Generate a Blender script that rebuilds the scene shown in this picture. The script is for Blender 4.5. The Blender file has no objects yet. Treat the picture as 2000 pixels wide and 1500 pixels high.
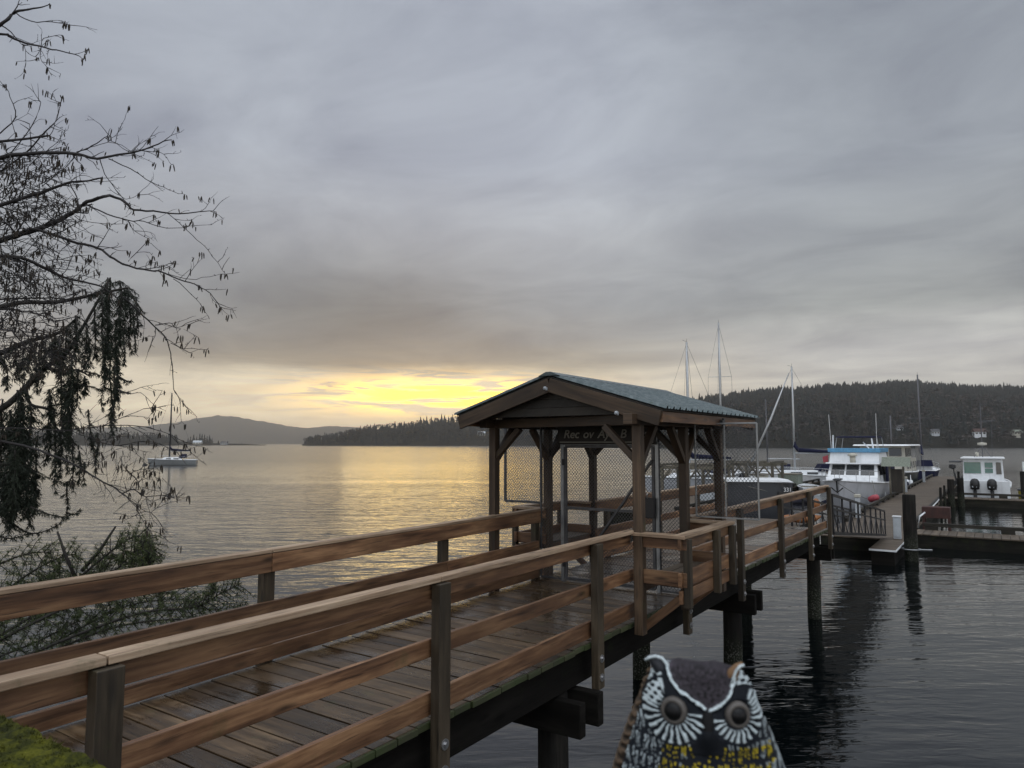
import bpy, math, random
import numpy as np
from mathutils import Vector, Matrix, noise as mnoise
random.seed(7); RNG = np.random.default_rng(7)
S = bpy.context.scene
COL = S.collection
R = math.radians

# ------------------------------------------------------------------ camera
CAM_H = 4.50                      # metres above the water
F = 1390.0                        # focal length in pixels of the 2000 px wide photograph
PITCH = math.atan2(116.0, F)
cam = bpy.data.cameras.new('camera'); cam_o = bpy.data.objects.new('camera', cam); COL.objects.link(cam_o)
cam.sensor_width = 36; cam.lens = 36 * F / 2000
cam.clip_start = 0.05; cam.clip_end = 20000
cam_o.location = (0, 0, CAM_H); cam_o.rotation_euler = (R(90) + PITCH, 0, 0)
cam.dof.use_dof = True; cam.dof.focus_distance = 11; cam.dof.aperture_fstop = 8.0
S.camera = cam_o

# ------------------------------------------------------------------ node helpers
def N(nt, t, ins=None, **pr):
    n = nt.nodes.new(t)
    for k, v in pr.items(): setattr(n, k, v)
    for k, v in (ins or {}).items():
        s = n.inputs[k]
        if hasattr(v, 'is_output'): nt.links.new(v, s)
        else: s.default_value = v
    return n
def MA(nt, op, a, b=None, c=None, clamp=False):
    ins = {0: a}
    if b is not None: ins[1] = b
    if c is not None: ins[2] = c
    return N(nt, 'ShaderNodeMath', ins, operation=op, use_clamp=clamp).outputs[0]
def VM(nt, op, a, b): return N(nt, 'ShaderNodeVectorMath', {0: a, 1: b}, operation=op).outputs[0]
def RAMP(nt, fac, stops, interp='LINEAR'):
    n = N(nt, 'ShaderNodeValToRGB', {0: fac}); cr = n.color_ramp; cr.interpolation = interp
    while len(cr.elements) < len(stops): cr.elements.new(0.5)
    for e, (p, c) in zip(cr.elements, stops):
        e.position = p; e.color = (*c, 1) if len(c) == 3 else c
    return n.outputs[0]
def MIX(nt, fac, a, b, mode='MIX'):
    n = nt.nodes.new('ShaderNodeMix'); n.data_type = 'RGBA'; n.blend_type = mode; n.clamp_result = False
    for i, v in ((0, fac), (6, a), (7, b)):
        s = n.inputs[i]
        if hasattr(v, 'is_output'): nt.links.new(v, s)
        else: s.default_value = (*v, 1) if isinstance(v, tuple) and len(v) == 3 else v
    return n.outputs[2]
def NOISE(nt, vec, scale, detail=2, rough=0.5, dist=0.0):
    return N(nt, 'ShaderNodeTexNoise', {'Vector': vec, 'Scale': scale, 'Detail': detail, 'Roughness': rough, 'Distortion': dist}).outputs[0]
def G3(x): return (x, x, x)

# ------------------------------------------------------------------ sky: overcast dusk with a yellow gap low over the headland
SUN_AZ, SUN_EL = R(-8.0), R(4.2)          # azimuth from +Y towards +X
W = bpy.data.worlds.new('World'); S.world = W; W.use_nodes = True
nt = W.node_tree; nt.nodes.clear()
tc = N(nt, 'ShaderNodeTexCoord').outputs['Generated']
sep = N(nt, 'ShaderNodeSeparateXYZ', {0: tc}); dx, dy, dz = sep.outputs
el = MA(nt, 'ARCSINE', dz)
az = MA(nt, 'ARCTAN2', dx, dy)
elr = MA(nt, 'DIVIDE', el, R(90), clamp=True)
def deg(d): return d / 90.0
# cloud ceiling noise, projected on a flat layer
pz = MA(nt, 'ADD', MA(nt, 'MAXIMUM', dz, 0.0), 0.10)
proj = N(nt, 'ShaderNodeCombineXYZ', {0: MA(nt, 'DIVIDE', dx, pz), 1: MA(nt, 'DIVIDE', dy, pz), 2: 0.0}).outputs[0]
cl1 = NOISE(nt, VM(nt, 'MULTIPLY', N(nt, 'ShaderNodeVectorRotate', {'Vector': proj, 'Angle': .7}, rotation_type='Z_AXIS').outputs[0], (0.8, 1.0, 1)), 1.7, 6, 0.60, 0.5)
cl2 = NOISE(nt, VM(nt, 'MULTIPLY', proj, (0.35, 0.5, 1)), 0.55, 3, 0.5, 0.3)
cloud = MA(nt, 'ADD', MA(nt, 'MULTIPLY', MA(nt, 'SUBTRACT', cl1, 0.5), 1.05), MA(nt, 'MULTIPLY', MA(nt, 'SUBTRACT', cl2, 0.5), 0.85))
# streaks low in the sky
stv = N(nt, 'ShaderNodeCombineXYZ', {0: MA(nt, 'MULTIPLY', az, 5.0), 1: MA(nt, 'MULTIPLY', el, 44.0), 2: 0.3}).outputs[0]
stk = NOISE(nt, stv, 1.25, 4, 0.55, 0.8)
elw = MA(nt, 'ADD', elr, MA(nt, 'MULTIPLY', MA(nt, 'SUBTRACT', stk, 0.5), 0.022), clamp=True)
warm = RAMP(nt, elw, [(0.0, (1.10, .94, .66)), (deg(3), (1.08, .95, .70)), (deg(5.0), (.82, .73, .57)), (deg(6.4), (.36, .325, .275)), (deg(8.5), (.312, .310, .315)),
                      (deg(11), (.335, .352, .378)), (deg(16), (.375, .392, .43)), (deg(22), (.385, .415, .478)), (deg(32), (.405, .440, .505)), (deg(50), (.85, .90, .97)), (1, (1.25, 1.30, 1.36))])
cool = RAMP(nt, elw, [(0.0, (.64, .61, .56)), (deg(4), (.62, .60, .565)), (deg(7), (.55, .545, .54)), (deg(10), (.335, .35, .355)), (deg(13), (.33, .35, .37)),
                      (deg(20), (.315, .343, .39)), (deg(32), (.285, .315, .365)), (deg(50), (.80, .85, .92)), (1, (1.25, 1.30, 1.36))])  # steep sky above the frame raised in both ramps to light upward faces
daz = MA(nt, 'ABSOLUTE', MA(nt, 'SUBTRACT', az, R(-12)))
side = N(nt, 'ShaderNodeMapRange', {0: daz, 1: R(14), 2: R(40), 3: 0.0, 4: 1.0}, interpolation_type='SMOOTHSTEP').outputs[0]
base = MIX(nt, side, warm, cool)
base = MIX(nt, 1.0, base, N(nt, 'ShaderNodeCombineColor', {0: MA(nt, 'ADD', cloud, 1.0), 1: MA(nt, 'ADD', cloud, 1.0), 2: MA(nt, 'ADD', MA(nt, 'MULTIPLY', cloud, 0.85), 1.0)}).outputs[0], 'MULTIPLY')
def gauss(a0, sa, e0, se):
    p = MA(nt, 'POWER', MA(nt, 'ABSOLUTE', MA(nt, 'DIVIDE', MA(nt, 'SUBTRACT', az, a0), sa)), 2.0)
    q = MA(nt, 'POWER', MA(nt, 'ABSOLUTE', MA(nt, 'DIVIDE', MA(nt, 'SUBTRACT', el, e0), se)), 2.0)
    return MA(nt, 'EXPONENT', MA(nt, 'MULTIPLY', MA(nt, 'ADD', p, q), -1.0))
bank_ = MA(nt, 'MULTIPLY', gauss(R(-13), R(13), R(10.4), R(4.2)), -.47)          # the heavy cloud bank over the gap, and a thin place higher up
lift = MA(nt, 'MULTIPLY', gauss(R(0), R(17), R(22), R(11)), .12)
bk = MA(nt, 'ADD', MA(nt, 'ADD', bank_, lift), 1.0)
base = MIX(nt, 1.0, base, N(nt, 'ShaderNodeCombineColor', {0: bk, 1: bk, 2: bk}).outputs[0], 'MULTIPLY')
glow = MA(nt, 'ADD', gauss(R(-5.5), R(7.5), R(3.8), R(1.15)), MA(nt, 'MULTIPLY', gauss(R(-7), R(11), R(3.2), R(1.7)), 0.10))
stk2 = NOISE(nt, VM(nt, 'MULTIPLY', stv, (1.0, 1.25, 1)), 1.7, 5, .6, 1.0)
stm = N(nt, 'ShaderNodeMapRange', {0: stk2, 1: 0.41, 2: 0.53, 3: 0.04, 4: 1.0}, interpolation_type='SMOOTHSTEP').outputs[0]
glow = MA(nt, 'MULTIPLY', glow, stm)
sky = MIX(nt, MA(nt, 'MINIMUM', MA(nt, 'MULTIPLY', glow, 1.3), 1.0), base, (4.4, 2.55, .26))
nish = N(nt, 'ShaderNodeTexSky', sky_type='NISHITA', sun_disc=False, sun_elevation=SUN_EL, sun_rotation=SUN_AZ).outputs[0]
back = N(nt, 'ShaderNodeMapRange', {0: dy, 1: .15, 2: -.6, 3: 1.0, 4: 2.3}, interpolation_type='SMOOTHSTEP').outputs[0]      # unseen sky behind the viewer, brightened to light faces turned this way
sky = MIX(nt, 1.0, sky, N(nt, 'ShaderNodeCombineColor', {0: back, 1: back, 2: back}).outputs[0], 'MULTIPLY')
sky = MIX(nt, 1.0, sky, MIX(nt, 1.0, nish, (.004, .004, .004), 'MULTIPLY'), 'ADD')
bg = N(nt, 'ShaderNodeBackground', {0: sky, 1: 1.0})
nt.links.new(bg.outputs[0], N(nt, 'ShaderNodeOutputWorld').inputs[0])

sun = bpy.data.lights.new('sun', 'SUN'); sun.energy = 0.025; sun.angle = R(11); sun.color = (1, .78, .42)
sun_o = bpy.data.objects.new('sun', sun); COL.objects.link(sun_o)
sd = Vector((math.sin(SUN_AZ) * math.cos(SUN_EL), math.cos(SUN_AZ) * math.cos(SUN_EL), math.sin(SUN_EL)))
sun_o.rotation_euler = (-sd).to_track_quat('-Z', 'Y').to_euler()
S.view_settings.view_transform = 'Standard'; S.view_settings.look = 'None'
S.view_settings.exposure = 0; S.view_settings.gamma = 1

# ------------------------------------------------------------------ frames
# The marina and the far shore are laid out in units of a 3.55 m eye height and then brought to true size about the point
# on the water below the viewer, so that they stand at the distance that the reflections in the photograph ask for.
HH = CAM_H; MS = CAM_H / 3.55; _seen = set()
def start_far():
    global HH, _seen
    HH = 3.55; _seen = {o.name for o in bpy.data.objects}
def end_far():
    global HH
    for o in bpy.data.objects:
        if o.parent is None and o.name not in _seen: o.location *= MS; o.scale *= MS
    HH = CAM_H

TH = math.atan2(945, 1394.8); sT, cT = math.sin(TH), math.cos(TH)      # the pier runs at this azimuth
PIER_ROT = math.atan2(cT, sT)
def P(u, v, z=0.0): return Vector((u * sT - v * cT, u * cT + v * sT, z))
def ray(x, y):
    a, b = (x - 1000) / F, (750 - y) / F
    return Vector((a, math.cos(PITCH) - b * math.sin(PITCH), math.sin(PITCH) + b * math.cos(PITCH)))
def pY(x, y, Y): d = ray(x, y); k = Y / d.y; return Vector((d.x * k, Y, HH + d.z * k))
def pZ(x, y, z): d = ray(x, y); k = (z - HH) / d.z; return Vector((d.x * k, d.y * k, z))

# ------------------------------------------------------------------ mesh builder
class MB:
    def __init__(s, org=(0, 0, 0)): s.v = []; s.f = []; s.uv = []; s.t = []; s.o = Vector(org)
    def add(s, vs, fs, uvs=None, t=None):
        k = len(s.v); t = random.random() if t is None else t
        s.v += [tuple(Vector(p) - s.o) for p in vs]
        for i, f in enumerate(fs):
            s.f.append(tuple(j + k for j in f)); s.t.append(t)
            s.uv += uvs[i] if uvs else [(vs[j][0], vs[j][1] + vs[j][2]) for j in f]
        return s
    def beam(s, p0, p1, w, h, up=(0, 0, 1), t=None):
        p0, p1 = Vector(p0), Vector(p1); a = p1 - p0; L = a.length; a.normalize()
        b = Vector(up).cross(a)
        if b.length < 1e-5: b = Vector((1, 0, 0)).cross(a)
        b.normalize(); c = a.cross(b)
        vs = [p + b * (sb * w / 2) + c * (sc * h / 2) for p in (p0, p1) for sb, sc in ((-1, -1), (1, -1), (1, 1), (-1, 1))]
        fs = [(0, 1, 5, 4), (1, 2, 6, 5), (2, 3, 7, 6), (3, 0, 4, 7), (3, 2, 1, 0), (4, 5, 6, 7)]
        ox, oy = random.uniform(0, 90), random.uniform(0, 90); uvs = []
        for q, d in enumerate((w, h, w, h)):
            y0 = oy + q * 0.6; uvs.append([(ox, y0), (ox, y0 + d), (ox + L, y0 + d), (ox + L, y0)])
        for q in (0, 1): uvs.append([(ox + q * .3, oy + 3), (ox + q * .3 + .02, oy + 3), (ox + q * .3 + .02, oy + 3 + h), (ox + q * .3, oy + 3 + h)])
        return s.add(vs, fs, uvs, t)
    def box(s, lo, hi, t=None):
        lo, hi = Vector(lo), Vector(hi); d = hi - lo; c = (lo + hi) / 2
        ax = max(range(3), key=lambda i: d[i]); e = Vector((0, 0, 0)); e[ax] = d[ax] / 2
        up = (0, 0, 1) if ax != 2 else (0, 1, 0)
        w, h = {0: (d.y, d.z), 1: (d.x, d.z), 2: (d.x, d.y)}[ax]
        return s.beam(c - e, c + e, w, h, up, t)
    def tube(s, pts, r, n=6, cap=True, t=None):
        pts = [Vector(p) for p in pts]; m = len(pts); rs = r if isinstance(r, (list, tuple)) else [r] * m
        vs = []; ref = Vector((0.31, 0.17, 0.93))
        for i, p in enumerate(pts):
            a = (pts[min(i + 1, m - 1)] - pts[max(i - 1, 0)])
            if a.length < 1e-9: a = Vector((0, 0, 1))
            a.normalize()
            b = a.cross(ref)
            if b.length < 1e-3: b = a.cross(Vector((1, 0, 0)))
            b.normalize(); c = a.cross(b)
            vs += [p + (b * math.cos(2 * math.pi * q / n) + c * math.sin(2 * math.pi * q / n)) * rs[i] for q in range(n)]
        fs = []; uvs = []; L = 0.0; ox, oy = random.uniform(0, 50), random.uniform(0, 50)
        for i in range(m - 1):
            d = (pts[i + 1] - pts[i]).length
            for q in range(n):
                q2 = (q + 1) % n; fs.append((i * n + q, i * n + q2, (i + 1) * n + q2, (i + 1) * n + q))
                c0 = 6.283 * max(rs[i], .002) * q / n; c1 = 6.283 * max(rs[i], .002) * (q + 1) / n
                uvs.append([(ox + L, oy + c0), (ox + L, oy + c1), (ox + L + d, oy + c1), (ox + L + d, oy + c0)])
            L += d
        if cap and n > 2:
            fs += [tuple(range(n))[::-1], tuple(range((m - 1) * n, m * n))]
            uvs += [[(ox + .02 * math.cos(q), oy + .02 * math.sin(q)) for q in range(n)]] * 2
        return s.add(vs, fs, uvs, t)
    def poly(s, pts, ext):
        n = len(pts); e = Vector(ext); a = [Vector(p) for p in pts]; vs = a + [p + e for p in a]
        fs = [tuple(range(n)), tuple(range(n, 2 * n))[::-1]] + [(i, i + n, (i + 1) % n + n, (i + 1) % n) for i in range(n)]
        return s.add(vs, fs)
    def lathe(s, prof, n=12, c=(0, 0, 0), sx=1, sy=1):
        c = Vector(c); m = len(prof)
        vs = [c + Vector((r * sx * math.cos(2 * math.pi * q / n), r * sy * math.sin(2 * math.pi * q / n), z)) for r, z in prof for q in range(n)]
        fs = [(i * n + q, i * n + (q + 1) % n, (i + 1) * n + (q + 1) % n, (i + 1) * n + q) for i in range(m - 1) for q in range(n)]
        fs += [tuple(range(n))[::-1], tuple(range((m - 1) * n, m * n))]
        return s.add(vs, fs)
    def build(s, name, mt, parent=None, smooth=False, bevel=0.0, loc=None):
        me = bpy.data.meshes.new(name); me.from_pydata(s.v, [], s.f)
        ul = me.uv_layers.new(name='UVMap'); ul.data.foreach_set('uv', np.array(s.uv, dtype=np.float32).ravel())
        at = me.attributes.new('tint', 'FLOAT', 'FACE'); at.data.foreach_set('value', np.array(s.t, dtype=np.float32))
        if smooth: me.polygons.foreach_set('use_smooth', [True] * len(me.polygons))
        me.materials.append(mt); me.update()
        o = bpy.data.objects.new(name, me); COL.objects.link(o)
        if parent: o.parent = parent
        if loc is not None: o.location = loc
        if bevel:
            b = o.modifiers.new('bevel', 'BEVEL'); b.width = bevel; b.segments = 2; b.limit_method = 'ANGLE'; b.harden_normals = False
        return o
def from_np(name, v, f, mt, parent=None, smooth=False, loc=None, attr=None, col=None):
    me = bpy.data.meshes.new(name); v = np.asarray(v, dtype=np.float32); f = np.asarray(f, dtype=np.int32); k = f.shape[1]
    me.vertices.add(len(v)); me.vertices.foreach_set('co', v.ravel())
    me.loops.add(f.size); me.loops.foreach_set('vertex_index', f.ravel())
    me.polygons.add(len(f)); me.polygons.foreach_set('loop_start', np.arange(0, f.size, k, dtype=np.int32))
    me.update(calc_edges=True)
    if smooth: me.polygons.foreach_set('use_smooth', [True] * len(f))
    if attr is not None:
        a = me.attributes.new('tint', 'FLOAT', 'FACE'); a.data.foreach_set('value', np.asarray(attr, dtype=np.float32))
    if col is not None:
        a = me.attributes.new('paint', 'FLOAT_COLOR', 'POINT'); a.data.foreach_set('color', np.asarray(col, dtype=np.float32).ravel())
    me.materials.append(mt); me.validate()
    o = bpy.data.objects.new(name, me); COL.objects.link(o)
    if parent: o.parent = parent
    if loc is not None: o.location = loc
    return o
def tag(o, label=None, cat=None, group=None, kind=None):
    for k, v in (('label', label), ('category', cat), ('group', group), ('kind', kind)):
        if v: o[k] = v
    return o
def thing(name, label, cat, loc=(0, 0, 0), rz=0.0, group=None):
    o = bpy.data.objects.new(name, None); COL.objects.link(o); o.empty_display_size = .2
    o.location = loc; o.rotation_euler = (0, 0, rz); return tag(o, label, cat, group)
def pthing(name, label, cat, u, v, z, group=None):     # a thing in the pier's frame; its meshes use (u, v, z) with org=(u, v, z)
    return thing(name, label, cat, P(u, v, z), PIER_ROT, group)
def copy_tree(o, parent=None):
    c = o.copy(); COL.objects.link(c)
    if parent: c.parent = parent
    for ch in list(o.children): copy_tree(ch, c)
    return c

# ------------------------------------------------------------------ materials
def newmat(name):
    m = bpy.data.materials.new(name); m.use_nodes = True; m.node_tree.nodes.clear(); return m, m.node_tree
def finish(nt, col, rough=.6, bump=None, bstr=.3, bdist=.01, metal=0.0, spec=.5, **kw):
    ins = {'Base Color': col if hasattr(col, 'is_output') else (*col, 1), 'Roughness': rough, 'Metallic': metal, 'Specular IOR Level': spec}
    ins.update(kw)
    if bump is not None: ins['Normal'] = N(nt, 'ShaderNodeBump', {'Strength': bstr, 'Distance': bdist, 'Height': bump}).outputs[0]
    b = N(nt, 'ShaderNodeBsdfPrincipled', ins)
    nt.links.new(b.outputs[0], N(nt, 'ShaderNodeOutputMaterial').inputs[0])
def tint_of(nt): return N(nt, 'ShaderNodeAttribute', attribute_name='tint').outputs['Fac']
def wood(name, dark, mid, light, rough=(.45, .75), moss=0.0, wet=0.0, var=.35, knots=1.0, grain=34.0, mosscol=(.035, .05, .012), spec=.5, tide=False):
    m, nt = newmat(name); uv = N(nt, 'ShaderNodeTexCoord').outputs['UV']; ob = N(nt, 'ShaderNodeTexCoord').outputs['Object']
    warp = N(nt, 'ShaderNodeTexNoise', {'Vector': VM(nt, 'MULTIPLY', uv, (1.3, 7, 1)), 'Scale': 1.0, 'Detail': 2}).outputs[1]
    uvw = VM(nt, 'ADD', uv, VM(nt, 'MULTIPLY', VM(nt, 'SUBTRACT', warp, (.5, .5, .5)), (.0, .05, 0)))
    g1 = NOISE(nt, VM(nt, 'MULTIPLY', uvw, (1.1, grain, 1)), 1.6, 6, .65)
    g2 = NOISE(nt, VM(nt, 'MULTIPLY', uvw, (.7, 5.0, 1)), 1.3, 3, .55)
    f = MA(nt, 'ADD', MA(nt, 'MULTIPLY', g1, .5), MA(nt, 'MULTIPLY', g2, .65))
    c = RAMP(nt, f, [(.41, dark), (.56, mid), (.74, light)])
    ck = NOISE(nt, VM(nt, 'MULTIPLY', uvw, (1.6, 42, 1)), 1.0, 3, .6)
    c = MIX(nt, N(nt, 'ShaderNodeMapRange', {0: ck, 1: .60, 2: .68, 3: 0.0, 4: .75}).outputs[0], c, tuple(x * .5 for x in dark))
    if knots:
        vo = N(nt, 'ShaderNodeTexVoronoi', {'Vector': VM(nt, 'MULTIPLY', uvw, (1.7, 6.5, 1)), 'Scale': 1.0, 'Randomness': 1.0}).outputs[0]
        k = N(nt, 'ShaderNodeMapRange', {0: vo, 1: .08, 2: .21, 3: .72 * knots, 4: 0.0}).outputs[0]
        c = MIX(nt, k, c, tuple(x * .35 for x in dark))
    tv = N(nt, 'ShaderNodeMapRange', {0: tint_of(nt), 3: 1 - var, 4: 1 + var}).outputs[0]
    c = MIX(nt, 1.0, c, N(nt, 'ShaderNodeCombineColor', {0: tv, 1: tv, 2: tv}).outputs[0], 'MULTIPLY')
    big = NOISE(nt, ob, 1.4, 4, .6)
    st = N(nt, 'ShaderNodeMapRange', {0: big, 1: .42, 2: .66, 3: .0, 4: .45}).outputs[0]
    c = MIX(nt, st, c, tuple(x * .55 for x in mid))
    if moss:
        mo = NOISE(nt, ob, 3.2, 6, .7)
        mf = N(nt, 'ShaderNodeMapRange', {0: mo, 1: .62 - .3 * moss, 2: .74 - .2 * moss, 3: 0.0, 4: min(1, .35 + .6 * moss)}).outputs[0]
        c = MIX(nt, mf, c, mosscol)
    if tide:       # barnacles and weed between the tide marks
        pz_ = N(nt, 'ShaderNodeSeparateXYZ', {0: N(nt, 'ShaderNodeNewGeometry').outputs['Position']}).outputs[2]
        zb_ = N(nt, 'ShaderNodeMapRange', {0: MA(nt, 'ADD', pz_, MA(nt, 'MULTIPLY', NOISE(nt, ob, 4, 3), .5)), 1: .9, 2: 1.4, 3: 1.0, 4: 0.0}).outputs[0]
        c = MIX(nt, MA(nt, 'MULTIPLY', zb_, .7), c, (.012, .016, .008))
        sp_ = N(nt, 'ShaderNodeMapRange', {0: NOISE(nt, ob, 38, 2, .5), 1: .56, 2: .62, 3: 0.0, 4: .8}).outputs[0]
        c = MIX(nt, MA(nt, 'MULTIPLY', zb_, sp_), c, (.12, .118, .105))
    rg = N(nt, 'ShaderNodeMapRange', {0: g1, 1: .3, 2: .7, 3: rough[0], 4: rough[1]}).outputs[0]
    if wet:
        wf = N(nt, 'ShaderNodeMapRange', {0: NOISE(nt, ob, 1.1, 4, .6), 1: .46, 2: .60, 3: 0.0, 4: wet}, interpolation_type='SMOOTHSTEP').outputs[0]
        rg = MA(nt, 'SUBTRACT', rg, MA(nt, 'MULTIPLY', wf, .32))
        c = MIX(nt, MA(nt, 'MULTIPLY', wf, .5), c, tuple(x * .6 for x in dark))
    finish(nt, c, rg, f, .5, .008, spec=spec)
    return m
def plain(name, col, rough=.5, metal=0.0, var=.12, sc=6.0, bump=.0, spec=.5, dirt=.25, **kw):
    m, nt = newmat(name); ob = N(nt, 'ShaderNodeTexCoord').outputs['Object']
    n1 = NOISE(nt, ob, sc, 5, .62); n2 = NOISE(nt, VM(nt, 'MULTIPLY', ob, (3, 3, .5)), sc * .5, 3, .6)
    c = MIX(nt, N(nt, 'ShaderNodeMapRange', {0: n1, 1: .3, 2: .7, 3: 0.0, 4: 1.0}).outputs[0], tuple(x * (1 - var) for x in col), tuple(min(1, x * (1 + var)) for x in col))
    c = MIX(nt, N(nt, 'ShaderNodeMapRange', {0: n2, 1: .52, 2: .72, 3: 0.0, 4: dirt}).outputs[0], c, tuple(x * .45 + .004 for x in col))
    rg = N(nt, 'ShaderNodeMapRange', {0: n1, 3: max(.03, rough - .12), 4: min(1, rough + .12)}).outputs[0]
    finish(nt, c, rg, n1 if bump else None, bump, .004, metal, spec, **kw)
    return m
def foliage(name, c1, c2, rough=.7, sc=2.0, w=.3, **kw):
    m, nt = newmat(name); t = tint_of(nt)
    ob = N(nt, 'ShaderNodeTexCoord').outputs['Object']
    f = MA(nt, 'ADD', MA(nt, 'MULTIPLY', t, 1 - w), MA(nt, 'MULTIPLY', N(nt, 'ShaderNodeMapRange', {0: NOISE(nt, ob, sc, 4, .6), 1: .35, 2: .65, 3: 0.0, 4: 1.0}).outputs[0], w))
    finish(nt, MIX(nt, f, c1, c2), rough, spec=.25, **kw)
    return m
M = {}
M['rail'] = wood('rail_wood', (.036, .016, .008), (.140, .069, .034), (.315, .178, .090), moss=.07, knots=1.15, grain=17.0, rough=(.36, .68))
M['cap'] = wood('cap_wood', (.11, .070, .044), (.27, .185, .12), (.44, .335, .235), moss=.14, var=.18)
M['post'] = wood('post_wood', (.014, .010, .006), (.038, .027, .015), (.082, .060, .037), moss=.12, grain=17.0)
M['deck'] = wood('wet_deck_wood', (.016, .010, .005), (.056, .034, .017), (.135, .088, .048), rough=(.32, .60), moss=.10, wet=.9, var=.45, knots=.6, grain=18.0)
M['stringer'] = wood('tarred_wood', (.004, .0035, .003), (.008, .007, .006), (.017, .015, .013), moss=.12, mosscol=(.012, .018, .006), rough=(.7, .95), spec=.12)
M['deckend'] = wood('mossy_board_end', (.022, .022, .012), (.040, .042, .02), (.07, .07, .035), moss=.75, mosscol=(.028, .045, .010))
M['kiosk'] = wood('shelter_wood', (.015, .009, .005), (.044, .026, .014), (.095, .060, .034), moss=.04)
M['gable'] = wood('shelter_board', (.009, .007, .005), (.017, .013, .009), (.03, .023, .016))  # darkened so that the gable reads as a shaded interior
M['dock'] = wood('weathered_dock_wood', (.042, .030, .020), (.090, .067, .046), (.155, .120, .088), rough=(.6, .85), moss=.12, var=.22, knots=.3)
M['dockside'] = wood('dock_side_wood', (.008, .008, .006), (.016, .015, .012), (.034, .031, .024), moss=.35, mosscol=(.022, .027, .010), spec=.15, rough=(.7, .95))
M['oldwood'] = wood('old_grey_wood', (.06, .052, .04), (.12, .105, .08), (.2, .18, .14), moss=.35, mosscol=(.05, .055, .02))
M['pile'] = wood('pile_wood', (.005, .0045, .004), (.011, .010, .009), (.026, .023, .02), grain=20, moss=.15, knots=0, mosscol=(.014, .018, .007), rough=(.7, .95), spec=.15, tide=True)
M['railblack'] = wood('dark_bull_rail', (.010, .009, .007), (.024, .021, .017), (.05, .045, .037), moss=.3, mosscol=(.02, .024, .010), spec=.25)
M['galv'] = plain('galvanised_steel', (.30, .31, .32), .42, .9, .2)
M['mesh'] = plain('expanded_steel', (.10, .10, .105), .5, .75, .3)
M['steel_dark'] = plain('painted_black_steel', (.012, .012, .014), .45)
M['bolt'] = plain('bolt_steel', (.42, .42, .43), .38, .9, .2)
M['white'] = plain('white_gelcoat', (.74, .76, .78), .32, var=.06, dirt=.3, sc=2.5)
M['hull'] = plain('grey_white_hull', (.46, .47, .50), .35, var=.10, dirt=.35, sc=1.5)
M['midgrey'] = plain('mid_grey_hull', (.20, .21, .215), .45, dirt=.4)
M['cream'] = plain('cream_paint', (.42, .40, .34), .5, dirt=.35)
M['navy'] = plain('navy_canvas', (.010, .012, .035), .85, spec=.2)
M['blue'] = plain('blue_canvas', (.10, .27, .44), .6, var=.2, spec=.3)
M['darkgreen'] = plain('dark_green_hull', (.012, .024, .028), .35)
M['darkgrey'] = plain('dark_grey_paint', (.035, .037, .043), .5)
M['glass'] = plain('dark_window_glass', (.012, .015, .018), .08, spec=.8, dirt=0)
M['greenglass'] = plain('green_window_glass', (.05, .14, .115), .1, spec=.8, dirt=0)
M['black'] = plain('black_rubber', (.012, .012, .013), .55)
M['mast'] = plain('aluminium_mast', (.40, .41, .42), .4, .7, dirt=.15)
M['mastdark'] = plain('dark_mast', (.11, .11, .12), .45, .4)
M['rope'] = plain('rope_fibre', (.16, .155, .14), .9)
M['wire'] = plain('rigging_wire', (.08, .08, .085), .5, .6)
M['red'] = plain('red_vinyl', (.36, .055, .075), .55, dirt=.5)
M['rust'] = plain('rust_red_paint', (.042, .015, .012), .75, var=.4)
M['yellow'] = plain('yellow_plastic', (.24, .19, .012), .55, var=.25)
M['orange'] = plain('orange_plastic', (.26, .10, .03), .55, dirt=.5)
M['bluegrey'] = plain('grey_tarpaulin', (.135, .13, .175), .75, bump=.2)
M['boxgrey'] = plain('pale_grey_steel', (.42, .45, .48), .45, dirt=.15)
M['sign'] = plain('dark_sign_board', (.020, .017, .014), .6)
M['letters'] = plain('faded_sign_lettering', (.34, .33, .29), .7)
M['noticeA'] = plain('faded_teal_notice', (.03, .04, .04), .6)
M['noticeB'] = plain('faded_red_notice', (.075, .026, .022), .6)
M['white_flat'] = plain('white_lettering', (.6, .6, .6), .6)
M['shingle'] = plain('mossy_shingle', (.17, .19, .155), .85, var=.35, sc=14, bump=.4)
M['soil'] = plain('bank_soil', (.03, .027, .018), .95, var=.4, sc=1.2, bump=.6)
M['bark'] = plain('dark_bark', (.022, .019, .016), .9, var=.35, sc=20, bump=.5)
M['twig'] = plain('alder_twig', (.020, .017, .017), .85)
M['catkin'] = plain('alder_catkin', (.028, .021, .014), .9)
M['needles'] = foliage('conifer_needles', (.008, .012, .009), (.030, .038, .024))
M['needles2'] = foliage('low_conifer_needles', (.018, .030, .012), (.10, .118, .046))
M['forest'] = foliage('distant_conifers', (.002, .004, .006), (.020, .027, .028), .95, .014, .55)
M['bare'] = foliage('distant_bare_trees', (.020, .018, .019), (.085, .075, .072), .95, .02, .4)
# ribbed green metal roof
m, nt = newmat('green_metal_roof'); ob = N(nt, 'ShaderNodeTexCoord').outputs['Object']
n1 = NOISE(nt, VM(nt, 'MULTIPLY', ob, (1, 3, 1)), 5, 5, .65); n2 = NOISE(nt, ob, 22, 3, .6)
c = RAMP(nt, n1, [(.3, (.040, .062, .066)), (.55, (.085, .108, .115)), (.8, (.17, .20, .208))])
c = MIX(nt, N(nt, 'ShaderNodeMapRange', {0: n2, 1: .58, 2: .72, 3: 0.0, 4: .5}).outputs[0], c, (.045, .06, .04))
finish(nt, c, .36, n2, .12, .003, 0.35); M['roof'] = m
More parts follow.
